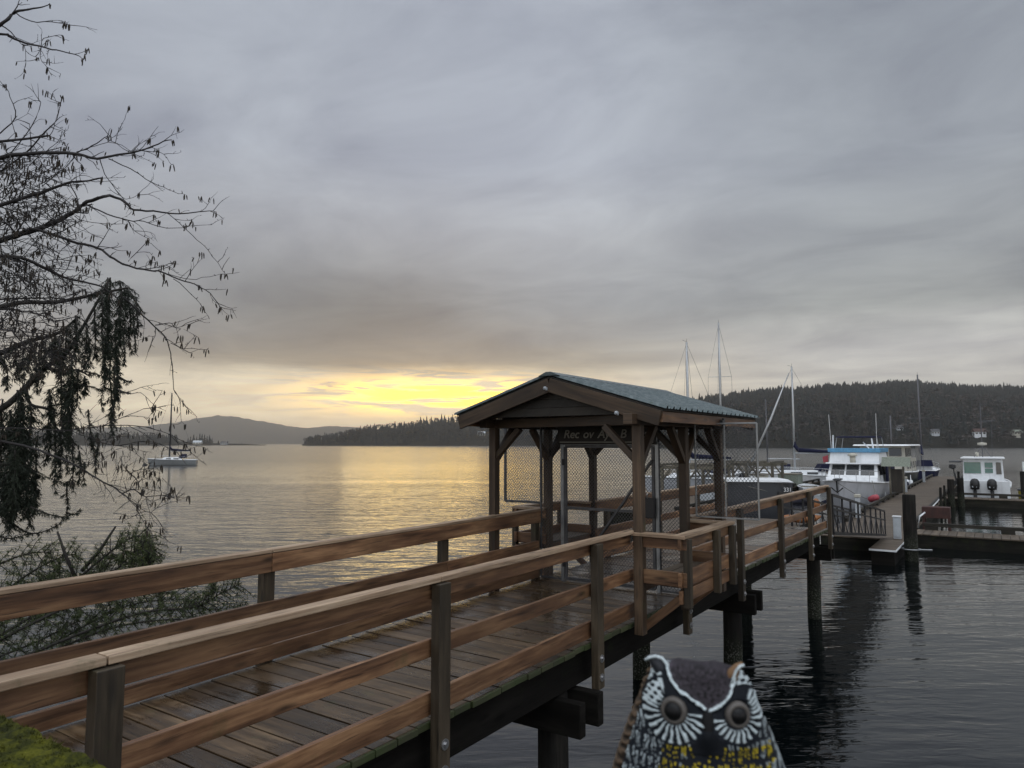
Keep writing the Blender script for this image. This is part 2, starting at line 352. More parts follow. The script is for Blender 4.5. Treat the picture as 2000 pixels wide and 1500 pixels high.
# moss
m, nt = newmat('moss'); ob = N(nt, 'ShaderNodeTexCoord').outputs['Object']
n1 = NOISE(nt, ob, 16, 8, .72); n2 = NOISE(nt, ob, 150, 4, .7)
c = RAMP(nt, n1, [(.30, (.012, .013, .006)), (.44, (.045, .050, .010)), (.58, (.12, .122, .013)), (.75, (.24, .225, .03))])
c = MIX(nt, MA(nt, 'MULTIPLY', n2, .6), c, MIX(nt, 1.0, c, (.25, .25, .25), 'MULTIPLY'))
finish(nt, c, .95, n2, .9, .006, spec=.15); M['moss'] = m
# hills
m, nt = newmat('wooded_hill'); ob = N(nt, 'ShaderNodeTexCoord').outputs['Object']
n1 = NOISE(nt, ob, .02, 6, .7); n2 = NOISE(nt, ob, .12, 4, .7)
finish(nt, MIX(nt, n1, MIX(nt, n2, (.004, .006, .006), (.018, .022, .018)), (.026, .025, .024)), 1.0, n2, 1.0, 6.0, spec=.05); M['hill'] = m
# water
m, nt = newmat('sea_water'); ob = N(nt, 'ShaderNodeTexCoord').outputs['Object']
sp = N(nt, 'ShaderNodeSeparateXYZ', {0: ob}); X, Y_, Z_ = sp.outputs
vv = MA(nt, 'SUBTRACT', MA(nt, 'MULTIPLY', Y_, sT), MA(nt, 'MULTIPLY', X, cT))          # sheltered on the marina side of the pier
open_ = N(nt, 'ShaderNodeMapRange', {0: vv, 1: 3.0, 2: 16.0, 3: 0.0, 4: 1.0}, interpolation_type='SMOOTHSTEP').outputs[0]
far = N(nt, 'ShaderNodeMapRange', {0: Y_, 1: 24.0, 2: 110.0, 3: 0.0, 4: 1.0}, interpolation_type='SMOOTHSTEP').outputs[0]
op = MA(nt, 'MAXIMUM', open_, far)
w1 = NOISE(nt, VM(nt, 'MULTIPLY', ob, (.30, 1.0, 1)), .85, 3, .55, .4)
w2 = NOISE(nt, VM(nt, 'MULTIPLY', VM(nt, 'ADD', ob, (31, 7, 0)), (.5, 1.25, 1)), 3.4, 3, .55, .3)
w3 = NOISE(nt, VM(nt, 'MULTIPLY', ob, (.45, 1.5, 1)), .55, 2, .5, .3)
w4 = NOISE(nt, VM(nt, 'MULTIPLY', ob, (.8, 2.4, 1)), 2.2, 2, .5, .4)
patch = NOISE(nt, VM(nt, 'MULTIPLY', ob, (.25, 1.0, 1)), .028, 3, .55, .5)
pat = N(nt, 'ShaderNodeMapRange', {0: patch, 1: .38, 2: .62, 3: .45, 4: 1.25}).outputs[0]
fade = N(nt, 'ShaderNodeMapRange', {0: Y_, 1: 40.0, 2: 190.0, 3: 1.0, 4: .22}, interpolation_type='SMOOTHSTEP').outputs[0]
pat = MA(nt, 'MULTIPLY', pat, fade)
rough_h = MA(nt, 'MULTIPLY', MA(nt, 'ADD', MA(nt, 'MULTIPLY', w1, .105), MA(nt, 'MULTIPLY', w2, .016)), pat)
calm_h = MA(nt, 'ADD', MA(nt, 'MULTIPLY', w3, .055), MA(nt, 'MULTIPLY', w4, .013))
h = MA(nt, 'ADD', MA(nt, 'MULTIPLY', rough_h, op), MA(nt, 'MULTIPLY', calm_h, MA(nt, 'SUBTRACT', 1.0, MA(nt, 'MULTIPLY', op, .8))))
wr = N(nt, 'ShaderNodeMapRange', {0: Y_, 1: 40.0, 2: 190.0, 3: .05, 4: .20}, interpolation_type='SMOOTHSTEP').outputs[0]      # unresolved ripples far out
finish(nt, (.002, .0035, .004), wr, h, 1.0, 1.0, spec=.75, IOR=1.333); M['water'] = m

# ------------------------------------------------------------------ setting: water, hills, bank
def grid_obj(name, fn, nu, nv, mt, smooth=True, loc=None):
    vs = [fn(i / nu, j / nv) for j in range(nv + 1) for i in range(nu + 1)]
    fs = [(j * (nu + 1) + i, j * (nu + 1) + i + 1, (j + 1) * (nu + 1) + i + 1, (j + 1) * (nu + 1) + i) for j in range(nv) for i in range(nu)]
    return from_np(name, vs, fs, mt, smooth=smooth, loc=loc)
o = from_np('water', [(-8200, -300, 0), (8200, -300, 0), (8200, 9300, 0), (-8200, 9300, 0)], [(0, 1, 2, 3)], M['water']); o['kind'] = 'structure'
start_far()
def interp(pts, x):
    return float(np.interp(x, [p[0] for p in pts], [p[1] for p in pts]))
def hill_fn(sky, r0, rr, r1, rough=.06, seed=0.0, base=0.0):
    """sky: (photo x, photo y) of the crest; the crest stands at range rr, the shore at r0, the back at r1"""
    x0, x1 = sky[0][0], sky[-1][0]
    def H(a, r):
        y = interp(sky, a); hc = max(0.0, (866 - y) / 1394.8 * rr + HH)
        t = (r - r0) / (rr - r0) if r < rr else 1 - (r - rr) / (r1 - rr)
        t = max(0, min(1, t)); prof = t ** .8 if r < rr else t * t * (3 - 2 * t)
        nz = mnoise.fractal(Vector((a * .02 + seed, r * .004, seed)), 1.0, 2.0, 4)
        return max(-1, hc * prof * (1 + rough * nz * (1 - prof) * 3) + hc * .035 * mnoise.noise(Vector((a * .11 + seed, r * .01, 2))) * min(1, t * 4) + base * min(1, t * 30) - .6 * (t <= 0))
    def fn(i, j):
        a = x0 + (x1 - x0) * i; r = r0 + (r1 - r0) * j
        d = Vector(((a - 1000) / 1394.8, 1, 0)); p = d * r
        return (p.x, p.y, H(a, r))
    fn.H = H
    return fn
SKY_FAR = [(-500, 846), (0, 842), (180, 836), (280, 832), (345, 825), (385, 816), (425, 811), (460, 814), (500, 821), (540, 828), (575, 834), (600, 836), (640, 832), (690, 834), (730, 839), (860, 846), (1000, 850), (1200, 856)]
SKY_HEAD = [(590, 869), (612, 862), (640, 858), (668, 854), (690, 847), (720, 841), (760, 838), (800, 834), (840, 829), (890, 825), (950, 824), (1040, 826), (1140, 832), (1240, 842), (1330, 860)]
SKY_SPIT = [(-400, 856), (0, 857), (200, 858), (340, 862), (420, 866.3), (480, 867.6), (520, 869.5)]
SKY_RIGHT = [(1180, 866), (1235, 836), (1290, 808), (1340, 790), (1400, 779), (1450, 772), (1500, 766), (1560, 762), (1620, 758), (1700, 754), (1770, 751), (1840, 755), (1900, 760), (2000, 761), (2200, 764), (2600, 790)]
SKY_BACK = [(1500, 790), (1600, 764), (1680, 752), (1750, 745), (1800, 744), (1850, 750), (1900, 758), (2050, 764), (2300, 775)]
f_far = hill_fn(SKY_FAR, 4500, 5850, 7200, .05, 3.1)
f_head = hill_fn(SKY_HEAD, 1080, 1330, 1600, .06, 1.7, 1.0)
f_spit = hill_fn(SKY_SPIT, 1250, 1330, 1450, .06, 5.0, .6)
f_right = hill_fn(SKY_RIGHT, 560, 1180, 1800, .10, 9.4, 1.5)
f_back = hill_fn(SKY_BACK, 1500, 1900, 2400, .05, 2.2)
for nm, fn, nu in (('far_hill', f_far, 420), ('headland', f_head, 120), ('spit_land', f_spit, 60), ('shore_hill', f_right, 140), ('back_hill', f_back, 70)):
    grid_obj(nm, fn, nu, 26, M['hill'])['kind'] = 'structure'
# ------------------------------------------------------------------ distant woods
def conifer_np(n=6, tiers=4):
    vs = []; fs = []
    for t in range(tiers):
        z0 = .08 + .80 * t / tiers; z1 = z0 + 1.25 / tiers; r = .24 * (1 - t / (tiers + .6)); k = len(vs)
        if t == tiers - 1: z1 = 1.0
        for q in range(n):
            a = 6.283 * (q + .5 * (t % 2)) / n; rr = r * random.uniform(.65, 1.25)
            vs.append((rr * math.cos(a), rr * math.sin(a), z0 + random.uniform(-.03, .03)))
        vs.append((random.uniform(-.01, .01), random.uniform(-.01, .01), z1))
        fs += [(k + q, k + (q + 1) % n, k + n) for q in range(n)]
    k = len(vs); vs += [(.02, 0, 0), (-.01, .017, 0), (-.01, -.017, 0), (0, 0, .3)]; fs += [(k, k + 1, k + 3), (k + 1, k + 2, k + 3), (k + 2, k, k + 3)]
    return np.array(vs), np.array(fs)
def round_np():
    vs = []; fs = []
    for _ in range(26):
        a = random.uniform(0, 6.283); b = random.uniform(-.2, 1.2); rr = .30 * random.uniform(.4, 1)
        c = np.array([rr * math.cos(a) * math.cos(b), rr * math.sin(a) * math.cos(b), .55 + .38 * math.sin(b) * random.uniform(.6, 1)])
        k = len(vs)
        for q in range(3): vs.append(tuple(c + np.array([random.uniform(-.12, .12), random.uniform(-.12, .12), random.uniform(-.10, .12)])))
        fs.append((k, k + 1, k + 2))
    k = len(vs); vs += [(.03, 0, 0), (-.02, .025, 0), (-.02, -.025, 0), (0, 0, .6)]; fs += [(k, k + 1, k + 3), (k + 1, k + 2, k + 3), (k + 2, k, k + 3)]
    return np.array(vs), np.array(fs)
CON = [conifer_np(6, random.choice((4, 5))) for _ in range(8)]; RND = [round_np() for _ in range(6)]
def wood_mass(name, spots, protos, mt, label):
    V = []; Fc = []; T = []; k = 0
    for (x, y, z, hgt, w) in spots:
        v, f = random.choice(protos); a = random.uniform(0, 6.283); ca, sa = math.cos(a), math.sin(a)
        q = np.empty_like(v); q[:, 0] = (v[:, 0] * ca - v[:, 1] * sa) * hgt * w + x; q[:, 1] = (v[:, 0] * sa + v[:, 1] * ca) * hgt * w + y; q[:, 2] = v[:, 2] * hgt + z - .3
        V.append(q); Fc.append(f + k); T += [random.random()] * len(f); k += len(v)
    o = from_np(name, np.concatenate(V), np.concatenate(Fc), mt, attr=T); o['kind'] = 'stuff'
    return o
def spots_on(fn, xa, xb, r0, r1, n, h0, h1, w=1.0, bias=1.0, keep=None):
    out = []
    for _ in range(n):
        a = random.uniform(xa, xb); r = r0 + (r1 - r0) * random.random() ** bias
        z = fn.H(a, r)
        if z < .4 or (keep and not keep(a, r)): continue
        d = Vector(((a - 1000) / 1394.8, 1, 0)) * r
        out.append((d.x, d.y, z, random.uniform(h0, h1), random.uniform(.8, 1.25) * w))
    return out
clear = lambda a, r: not any(abs(a - x) < w and r < 612 for x, w in ((1913, 11), (1757, 5), (1826, 6), (1986, 7)))
wood_mass('shore_forest', spots_on(f_right, 1235, 2230, 566, 1200, 5600, 4.5, 9.5, 1.3, .8, clear), CON, M['forest'], '')
wood_mass('bare_woods', spots_on(f_right, 1380, 2150, 566, 900, 700, 6, 10, 1.5, 1.3, clear), RND, M['bare'], '')
wood_mass('ridge_forest', spots_on(f_back, 1560, 2250, 1650, 1920, 1300, 5, 9), CON, M['forest'], '')
wood_mass('headland_forest', spots_on(f_head, 596, 1300, 1086, 1345, 1900, 7, 13, 1.15), CON + RND, M['forest'], '')
wood_mass('spit_woods', spots_on(f_spit, -350, 345, 1256, 1360, 700, 8, 18, 1.3), CON + RND, M['forest'], '')
# single conifers one can tell apart on the skyline and the spit
protos = []
for k in range(5):
    v, f = conifer_np(8, 6)
    t = thing('pine_tree', 'dark conifer standing above the headland treeline', 'tree', group='single conifers on the headland skyline')
    kb = 6 * 9
    nc = (f < kb).all(axis=1)
    from_np('crown', v[:kb], f[nc], M['forest'], t, attr=[random.random()] * int(nc.sum()))
    from_np('trunk', v[kb:], f[~nc] - kb, M['bark'], t, attr=[.5] * int((~nc).sum()))
    protos.append(t)
def plant(fn, xs, r, h, label, group, used=[0]):
    for i, (a, s) in enumerate(xs):
        rr = r * random.uniform(.985, 1.01); z = fn.H(a, rr)
        d = Vector(((a - 1000) / 1394.8, 1, 0)) * rr
        if used[0] < len(protos): o = protos[used[0]]
        else: o = copy_tree(random.choice(protos))
        used[0] += 1
        o.location = (d.x, d.y, max(0, z) - .2); o.rotation_euler = (0, 0, random.uniform(0, 6.28)); sc = h * s * 1.15
        o.scale = (sc * 1.1, sc * 1.1, sc); tag(o, label, 'tree', group)
plant(f_head, [(595, .55), (608, .8), (616, .9), (625, .75), (634, 1), (641, .8), (675, .7), (689, .8), (704, .9), (731, 1.0), (755, .8), (771, 1.05), (784, .9), (798, .8), (821, 1.3), (827, 1.1), (833, 1.3), (842, 1.1), (849, 1.0), (862, 1.5), (868, 1.2), (876, 1.1), (884, 1.2), (893, 1.1), (905, 1.0), (921, 1.1), (938, .9), (951, 1.0)], 1320, 12,
      'dark conifer standing above the headland treeline', 'single conifers on the headland skyline')
plant(f_spit, [(367, .7), (372, .9), (378, 1.15), (384, 1.0), (390, 1.3), (394, 1.25), (399, 1.2), (404, 1.0), (409, 1.15), (414, .8), (426, .5), (427, .45), (436, .3), (472, .3)], 1290, 13,
      'hazy conifer in the clump on the low spit', 'conifers of the clump on the low spit')
plant(f_right, [(1355, 1.1), (1368, 1.3), (1385, .9), (1391, 1.0), (1412, .8), (1465, 1.1), (1492, .8), (1530, .9), (1602, .9), (1655, .8), (1712, .9), (1866, 1.0), (1880, .9), (1932, .8), (1967, 1.0)], 1180, 10,
      'conifer standing a little above the ridge of the marina side hill', 'single conifers on the marina side ridge')
# houses across the water
def house(x, y, D, w, d, hgt, label, wallm, roofm, rise=.45, fn=f_right):
    p = pY(x, y, D); p.z = fn.H(x, D) - .3; t = thing('house', label, 'house', (p.x, p.y, p.z), random.uniform(-.3, .3))
    b = MB(); b.box((-w / 2, -d / 2, -3), (w / 2, d / 2, hgt)); b.build('wall', wallm, t)
    r = MB(); r.poly([(-w / 2 - .5, -d / 2 - .6, hgt + .02), (-w / 2 - .5, d / 2 + .6, hgt + .02), (-w / 2 - .5, 0, hgt + d * rise)], (w + 1, 0, 0)); r.build('roof', roofm, t)
    for k in range(3):
        q = MB(); xx = -w / 2 + w * (k + .5) / 3; q.box((xx - w * .1, -d / 2 - .06, hgt * .35), (xx + w * .1, -d / 2 - .01, hgt * .8)); q.build('window', M['glass'], t)
house(1913, 862, 592, 8.5, 6, 2.8, 'white house with a red roof low on the wooded shore', M['white'], M['rust'])
house(1757, 851, 612, 5, 5, 2.2, 'small pale house among trees above the dark hulled cruiser', M['boxgrey'], M['darkgrey'])
house(1826, 856, 596, 6, 5, 2.4, 'small grey house by the shore right of the bare dark mast', M['boxgrey'], M['darkgrey'])
house(1986, 861, 590, 6.5, 5, 2.0, 'pale house near the far right end of the wooded shore', M['cream'], M['shingle'])
house(386, 867.5, 1270, 14, 8, 3.2, 'pale house in front of the conifer clump on the spit', M['cream'], M['boxgrey'], fn=f_spit)
house(438, 868, 1275, 11, 7, 3.0, 'small grey house near the end of the low spit', M['boxgrey'], M['darkgrey'], fn=f_spit)
house(940, 855, 1150, 12, 7, 3.5, 'pale house on the headland slope seen left of the shelter', M['cream'], M['boxgrey'], fn=f_head)

end_far()
def bank_fn(i, j):
    x = -40 + 80 * i; y = -30 + 46 * j
    u = x * sT + y * cT; v = -x * cT + y * sT
    d = min(u + 1.2, max(-x - 9.0, -8)) if False else None
    s1 = -1.5 - u if v < 9 else -99          # behind the start of the pier
    s2 = -8.6 - x - .25 * max(0, y - 6)      # left shore
    s = max(s1, s2)
    nz = mnoise.fractal(Vector((x * .35, y * .35, 0)), 1.0, 2.0, 4)
    return (x, y, max(-1.2, min(2.1, s * .62 + .25 * nz)))
grid_obj('bank', bank_fn, 90, 60, M['soil'])['kind'] = 'structure'


# ------------------------------------------------------------------ the pier
def Zh(h): return CAM_H - h                     # h = metres below the camera
DECK = Zh(2.18); UE = 19.9; U0 = -2.2
def vR(u): return float(np.interp(u, [-2, 8.4, 13, 15, 20], [3.80, 3.80, 3.77, 3.72, 3.66]))
def vL(u): return float(np.interp(u, [-2.2, 2.3, 4.6, 7.4, 10, 20], [5.95, 6.02, 6.08, 6.17, 6.23, 6.25]))
ORG = (U0, 4.85, DECK)
pier = pthing('pier', 'wooden pier on piles with timber railings leading to the docks', 'pier', *ORG)
def PB(): return MB(ORG)
# deck planks
d = PB(); e = PB(); u = U0; wcur = .22
while u < UE - .1:
    w = random.choice((.215, .225, .225, .23)); zz = random.uniform(-.004, .004); v0 = vR(u) - .02 + random.uniform(-.012, .012)
    d.beam((u + w / 2, v0 + .02, DECK - .022 + zz), (u + w / 2, vL(u) + .05, DECK - .022 + zz), w - .017, .044)
    e.beam((u + w / 2, v0 - .012, DECK - .026 + zz), (u + w / 2, v0 + .019, DECK - .026 + zz), w - .012, .052)
    u += w
d.build('deck', M['deck'], pier, bevel=.004); e.build('mossy_edge', M['deckend'], pier, bevel=.005)
for v in (3.95, 4.95, 6.05):
    b = PB(); b.beam((U0, v, DECK - .05 - .19), (UE, v, DECK - .05 - .19), .14, .38); b.build('stringer', M['stringer'], pier, bevel=.008)
# bents: caps and piles
for ub in (.5, 6.8, 13.1, 20.0):
    for du in (-.2, .2):
        b = PB(); b.beam((ub + du, 3.60, Zh(2.64) - .17), (ub + du, 6.25, Zh(2.64) - .17), .12, .34); b.build('pile_cap', M['stringer'], pier, bevel=.01)
    for vp in (4.08, 5.85):
        b = PB(); r = .165
        b.tube([(ub, vp, Zh(2.66)), (ub + .01, vp, 1.0), (ub, vp + .01, .3), (ub, vp, -2.5)], [r * .97, r, r * 1.02, r * 1.05], 20); b.build('pile', M['pile'], pier, smooth=True)
def bolt_mb(u, v, z, r=.042):
    b = PB(); b.tube([(u, v + .006, z), (u, v - .010, z)], r, 16); b.tube([(u, v - .010, z), (u, v - .026, z)], r * .48, 6); return b
def pier_post(u, v, ztop, zbot, su=.14, sv=.09, bolts=0, side=-1):
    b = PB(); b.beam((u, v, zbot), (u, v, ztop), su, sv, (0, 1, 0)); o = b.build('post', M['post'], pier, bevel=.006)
    for k in range(bolts): bolt_mb(u, v + side * sv / 2, zbot + .12 + .20 * k).build('bolt', M['bolt'], o)
    return o
RU = [-.85, 1.89, 4.48, 7.16, 12.42, 14.98, 17.52, 19.66]
for k, u in enumerate(RU): pier_post(u, vR(u) - .085, Zh(1.11), Zh(2.66), bolts=2)
pier_post(9.86, 3.70, Zh(1.72), Zh(2.66), bolts=2)
LU = [-.9, 1.9, 4.67, 7.56, 12.6, 15.2, 17.7, 19.7]
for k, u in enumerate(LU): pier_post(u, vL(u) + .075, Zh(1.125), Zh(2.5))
pier_post(9.98, 6.30, Zh(1.125), Zh(2.5))
def rail_run(name, mt, us, v, h_top, height, thick, jit=.006, flat=False):
    pts = [(u, v(u) + random.uniform(-jit, jit), Zh(h_top) - height / 2 + random.uniform(-jit, jit)) for u in us]
    for a, b_ in zip(pts, pts[1:]):
        b = PB(); a2 = (a[0] + .004, a[1], a[2]); b2 = (b_[0] - .004, b_[1], b_[2]); b.beam(a2, b2, thick, height); b.build(name, mt, pier, bevel=.006)
# right (marina) railing
for us in ([-2.2, 1.89, 4.48, 8.2], [10.1, 14.98, 19.72]):
    rail_run('cap_rail', M['cap'], us, lambda u: vR(u) - .035, 1.06, .044, .115, .004)
    rail_run('sub_rail', M['rail'], us, vR, 1.106, .135, .04, .003)
for us in ([-2.2, 1.89, 4.48, 7.16, 8.3], [9.95, 12.42, 14.98, 17.52, 19.7]):
    rail_run('mid_rail', M['rail'], us, lambda u: vR(u) + .01, 1.545, .14, .045)
    rail_run('toe_rail', M['rail'], us, lambda u: vR(u) + .012, 1.965, .175, .045)
# left (seaward) railing
for us in ([-2.2, 4.67, 10.05], [12.0, 15.2, 19.72]):
    rail_run('cap_rail', M['cap'], us, lambda u: vL(u) + .045, 1.062, .036, .12, .004)
    rail_run('top_rail', M['rail'], us, lambda u: vL(u) + .008, 1.100, .185, .04, .003)
for us in ([-2.2, 1.9, 7.56, 9.95], [12.0, 15.2, 17.7, 19.7]):
    rail_run('mid_rail', M['rail'], us, lambda u: vL(u) + .005, 1.575, .15, .045)
    rail_run('toe_rail', M['rail'], us, lambda u: vL(u) + .005, 2.005, .15, .045)
# bump-out benches beside the gate
def bump_out(u0, u1, vin, vout):
    sg = 1 if vout > vin else -1
    rt = pthing('bench_bay', 'timber bench bay with cap rail jutting out over the marina water' if sg < 0 else 'timber bench bay jutting out on the seaward side behind the gate', 'bench', u0, vin, DECK)
    O = (u0, vin, DECK); q = lambda: MB(O)
    for n_, a, b_ in (('cap_rail', (u0, vin, 0), (u0, vout + sg * .07, 0)), ('cap_rail', (u0 - .07, vout, 0), (u1 + .07, vout, 0)), ('cap_rail', (u1, vin, 0), (u1, vout + sg * .07, 0))):
        b = q(); zz = Zh(1.08) - .021 + (.003 if a[1] == vout else 0); b.beam((a[0], a[1], zz), (b_[0], b_[1], zz), .15, .042); b.build(n_, M['cap'], rt, bevel=.005)
        b = q(); b.beam((a[0], a[1], Zh(1.19)), (b_[0], b_[1], Zh(1.19)), .04, .13); b.build('sub_rail', M['rail'], rt, bevel=.005)
        b = q(); b.beam((a[0], a[1], Zh(1.60)), (b_[0], b_[1], Zh(1.60)), .045, .17); b.build('side_board', M['rail'], rt, bevel=.005)
    b = q(); b.beam((u0 - .05, vout, Zh(1.80)), (u1 + .05, vout, Zh(1.80)), .045, .15); b.build('side_board', M['rail'], rt, bevel=.005)
    for uu in (u0 + .03, (u0 + u1) / 2 + .2, u1 - .03):
        b = q(); b.beam((uu, vout + sg * .066, Zh(1.92)), (uu, vout + sg * .066, Zh(1.125)), .09, .085, (0, 1, 0)); b.build('post', M['post'], rt, bevel=.005)
    for k in range(4):
        vv_ = vin + (vout - vin) * (k + .5) / 4; b = q(); b.beam((u0 + .03, vv_, Zh(1.66) - .02), (u1 - .03, vv_, Zh(1.66) - .02), .14, .04); b.build('seat_board', M['dock'], rt, bevel=.004)
    b = q(); b.beam((u0 + .03, vin + sg * .02, Zh(1.76)), (u1 - .03, vin + sg * .02, Zh(1.76)), .04, .15); b.build('apron', M['rail'], rt, bevel=.004)
    for uu in (u0 + .1, u1 - .1):
        b = q(); b.beam((uu, vin + sg * .03, Zh(2.28)), (uu, vout - sg * .05, Zh(1.84)), .07, .10); b.build('bracket', M['rail'], rt, bevel=.004)
bump_out(8.18, 9.96, 3.74, 3.13)
bump_out(10.36, 11.95, 6.32, 6.90)

# ------------------------------------------------------------------ the gate shelter
KO = (8.4, 4.9, DECK)
kiosk = pthing('gate_shelter', 'timber gate shelter with green metal gable roof standing on the pier', 'shelter', *KO)
def KB(): return MB(KO)
ZE = Zh(-.36)             # top of the plates
KR, KL, KVR, KVL = (8.18, 9.72, 11.25), (8.85, 10.42, 12.05), 3.735, 6.22
for us_, v, sg in ((KL, KVL, -1), (KR, KVR, 1)):
    for k, u in enumerate(us_):
        vp = v - .075 if sg > 0 else v + .10
        b = KB(); b.beam((u, vp, Zh(2.30) if sg > 0 else Zh(2.4)), (u, vp, ZE - .13), .125, .115, (0, 1, 0)); b.build('post', M['kiosk'], kiosk, bevel=.006)
        for du in ((1,), (-1, 1), (-1,))[k]:
            b = KB(); b.beam((u + du * .03, vp, ZE - .62), (u + du * .50, vp, ZE - .13), .08, .095, (0, 1, 0)); b.build('brace', M['kiosk'], kiosk, bevel=.005)
        b = KB(); b.beam((u + .012, vp + sg * .04, ZE - .56), (u + .012, vp + sg * .46, ZE - .14), .08, .095, (1, 0, 0)); b.build('brace', M['kiosk'], kiosk, bevel=.005)
    b = KB(); b.beam((us_[0] - .3, vp, ZE - .065), (us_[2] + .3, vp, ZE - .065), .12, .13); b.build('wall_plate', M['kiosk'], kiosk, bevel=.006)
for ur, ul in zip(KR, KL):
    b = KB(); b.beam((ur, KVR - .10, ZE - .0655), (ul, KVL + .13, ZE - .0655), .10, .134); b.build('tie_beam', M['kiosk'], kiosk, bevel=.006)
VM_ = 4.90; VR, VL = 3.27, 6.53; ZRIDGE = Zh(-.885); ZEAV = Zh(-.40); UF, UB = 8.0, 12.03; SKEW = .20
def ks(u, v): return u + SKEW * (v - VR) / (VL - VR)
def slope_pt(side, s, u, off=0.0):
    ve = VR if side < 0 else VL
    v = VM_ + (ve - VM_) * s; z = ZRIDGE + (ZEAV - ZRIDGE) * s
    n = Vector((0, (ZRIDGE - ZEAV) * (1 if ve > VM_ else -1), abs(ve - VM_))); n.normalize()
    return Vector((ks(u, v), v, z)) + n * off
for side in (-1, 1):
    V = []; Fs = []; prof = []; u = UF
    while u < UB - .02:
        for du, o_ in ((0, 0), (.020, .034), (.046, .034), (.066, 0), (.112, 0), (.120, .012), (.136, .012), (.144, 0)): prof.append((u + du, o_))
        u += .205
    prof.append((UB, 0)); m_ = len(prof); NS = 6
    for k in range(NS + 1):
        for (uu, o_) in prof: V.append(slope_pt(side, 1.03 * k / NS, min(uu, UB), o_ + .03))
    for k in range(NS + 1):
        for (uu, o_) in prof: V.append(slope_pt(side, 1.03 * k / NS, min(uu, UB), o_ + .027))
    q = (NS + 1) * m_
    for k in range(NS):
        for i in range(m_ - 1):
            a = k * m_ + i; Fs.append((a, a + 1, a + m_ + 1, a + m_)); Fs.append((q + a, q + a + m_, q + a + m_ + 1, q + a + 1))
    b = KB(); b.add(V, Fs); b.build('roof_sheet', M['roof'], kiosk)
    b = KB(); b.add([slope_pt(side, s, u, o_) for o_ in (-.012, .012) for s, u in ((0, UF + .03), (0, UB - .03), (1, UB - .03), (1, UF + .03))],
                    [(0, 1, 2, 3), (7, 6, 5, 4), (0, 4, 5, 1), (1, 5, 6, 2), (2, 6, 7, 3), (3, 7, 4, 0)]); b.build('roof_boarding', M['gable'], kiosk)
    for uu in (UF + .02, UB - .02):
        b = KB(); b.beam(slope_pt(side, .015, uu, -.105), slope_pt(side, 1.0, uu, -.105), .04, .185, (1, 0, 0) if False else (0, 0, 1)); b.build('barge_board', M['kiosk'], kiosk, bevel=.004)
    b = KB(); a = slope_pt(side, 1.0, UF + .045, -.085); c_ = slope_pt(side, 1.0, UB - .045, -.085); b.beam(a, c_, .04, .13); b.build('eave_board', M['rail'], kiosk, bevel=.004)
    for uu in np.linspace(UF + .5, UB - .5, 6):
        b = KB(); b.beam(slope_pt(side, .02, uu, -.075), slope_pt(side, .97, uu, -.075), .04, .12); b.build('rafter', M['kiosk'], kiosk)
b = KB(); V = []
for uu in (UF - .01, UB + .01):
    for sd_, s_, o_ in ((1, .09, .062), (1, .01, .075), (-1, .01, .075), (-1, .09, .062)): V.append(slope_pt(sd_, s_, uu, o_))
b.add(V, [(0, 1, 5, 4), (1, 2, 6, 5), (2, 3, 7, 6), (3, 2, 1, 0), (4, 5, 6, 7), (0, 4, 7, 3)]); b.build('ridge_cap', M['roof'], kiosk)
for k in range(5):     # dark boards standing in for the shaded interior of the gable
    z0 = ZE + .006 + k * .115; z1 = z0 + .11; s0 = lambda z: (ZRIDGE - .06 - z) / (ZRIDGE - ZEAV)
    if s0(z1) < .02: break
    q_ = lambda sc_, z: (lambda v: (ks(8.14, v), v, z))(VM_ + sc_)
    b = KB(); b.poly([q_((VL - VM_) * min(.95, s0(z0)), z0), q_((VR - VM_) * min(.95, s0(z0)), z0), q_((VR - VM_) * s0(z1), z1), q_((VL - VM_) * s0(z1), z1)], (.025, 0, 0)); b.build('gable_shade_board', M['gable'], kiosk)
for (v, z) in ((VM_ + .03, ZRIDGE - .15), (3.86, ZE + .02)):
    uf = ks(UF, v); b = KB(); b.beam((uf - .055, v, z), (uf - .005, v, z - .015), .032, .04); b.tube([(uf - .055, v, z - .002), (uf - .075, v, z - .01)], .014, 10); b.build('light_fixture', M['boxgrey'], kiosk)
b = KB(); b.beam((10.2, VR - .03, ZEAV - .10), (10.26, VR - .03, ZEAV - .10), .03, .12); b.beam((10.12, VR - .03, ZEAV - .09), (10.2, VR - .03, ZEAV - .09), .04, .045); b.build('eave_bracket', M['steel_dark'], kiosk)

# expanded metal: zigzag strands, real bars
def expanded(u, va, vb, za, zb, pw=.050, ph=.0285, r=.0046):
    nx = max(2, int(abs(vb - va) / (pw / 2))); ny = int((zb - za) / ph); V = []; Fs = []
    rng = np.arange(nx + 1); vv_ = va + (vb - va) * rng / nx
    for j in range(ny):
        zc = za + ph * (j + .5); z = zc + np.where((rng + j) % 2 == 0, -ph / 2 + .0018, ph / 2 - .0018)
        k = len(V) and sum(len(a) for a in V)
        ring = np.stack([np.stack([np.full(nx + 1, u + du), vv_, z + dz], 1) for du, dz in ((-r * 1.1, 0), (0, r), (r * 1.1, 0), (0, -r))], 1).reshape(-1, 3)
        V.append(ring)
        i = np.arange(nx)[:, None] * 4 + k
        for q in range(4): Fs.append(np.concatenate([i + q, i + (q + 1) % 4, i + 4 + (q + 1) % 4, i + 4 + q], 1))
    return np.concatenate(V), np.concatenate(Fs)
def mesh_part(root, org, u, va, vb, za, zb):
    v, f = expanded(u, va, vb, za, zb); v = v - np.array(org)
    return from_np('expanded_metal', v, f, M['mesh'], root)
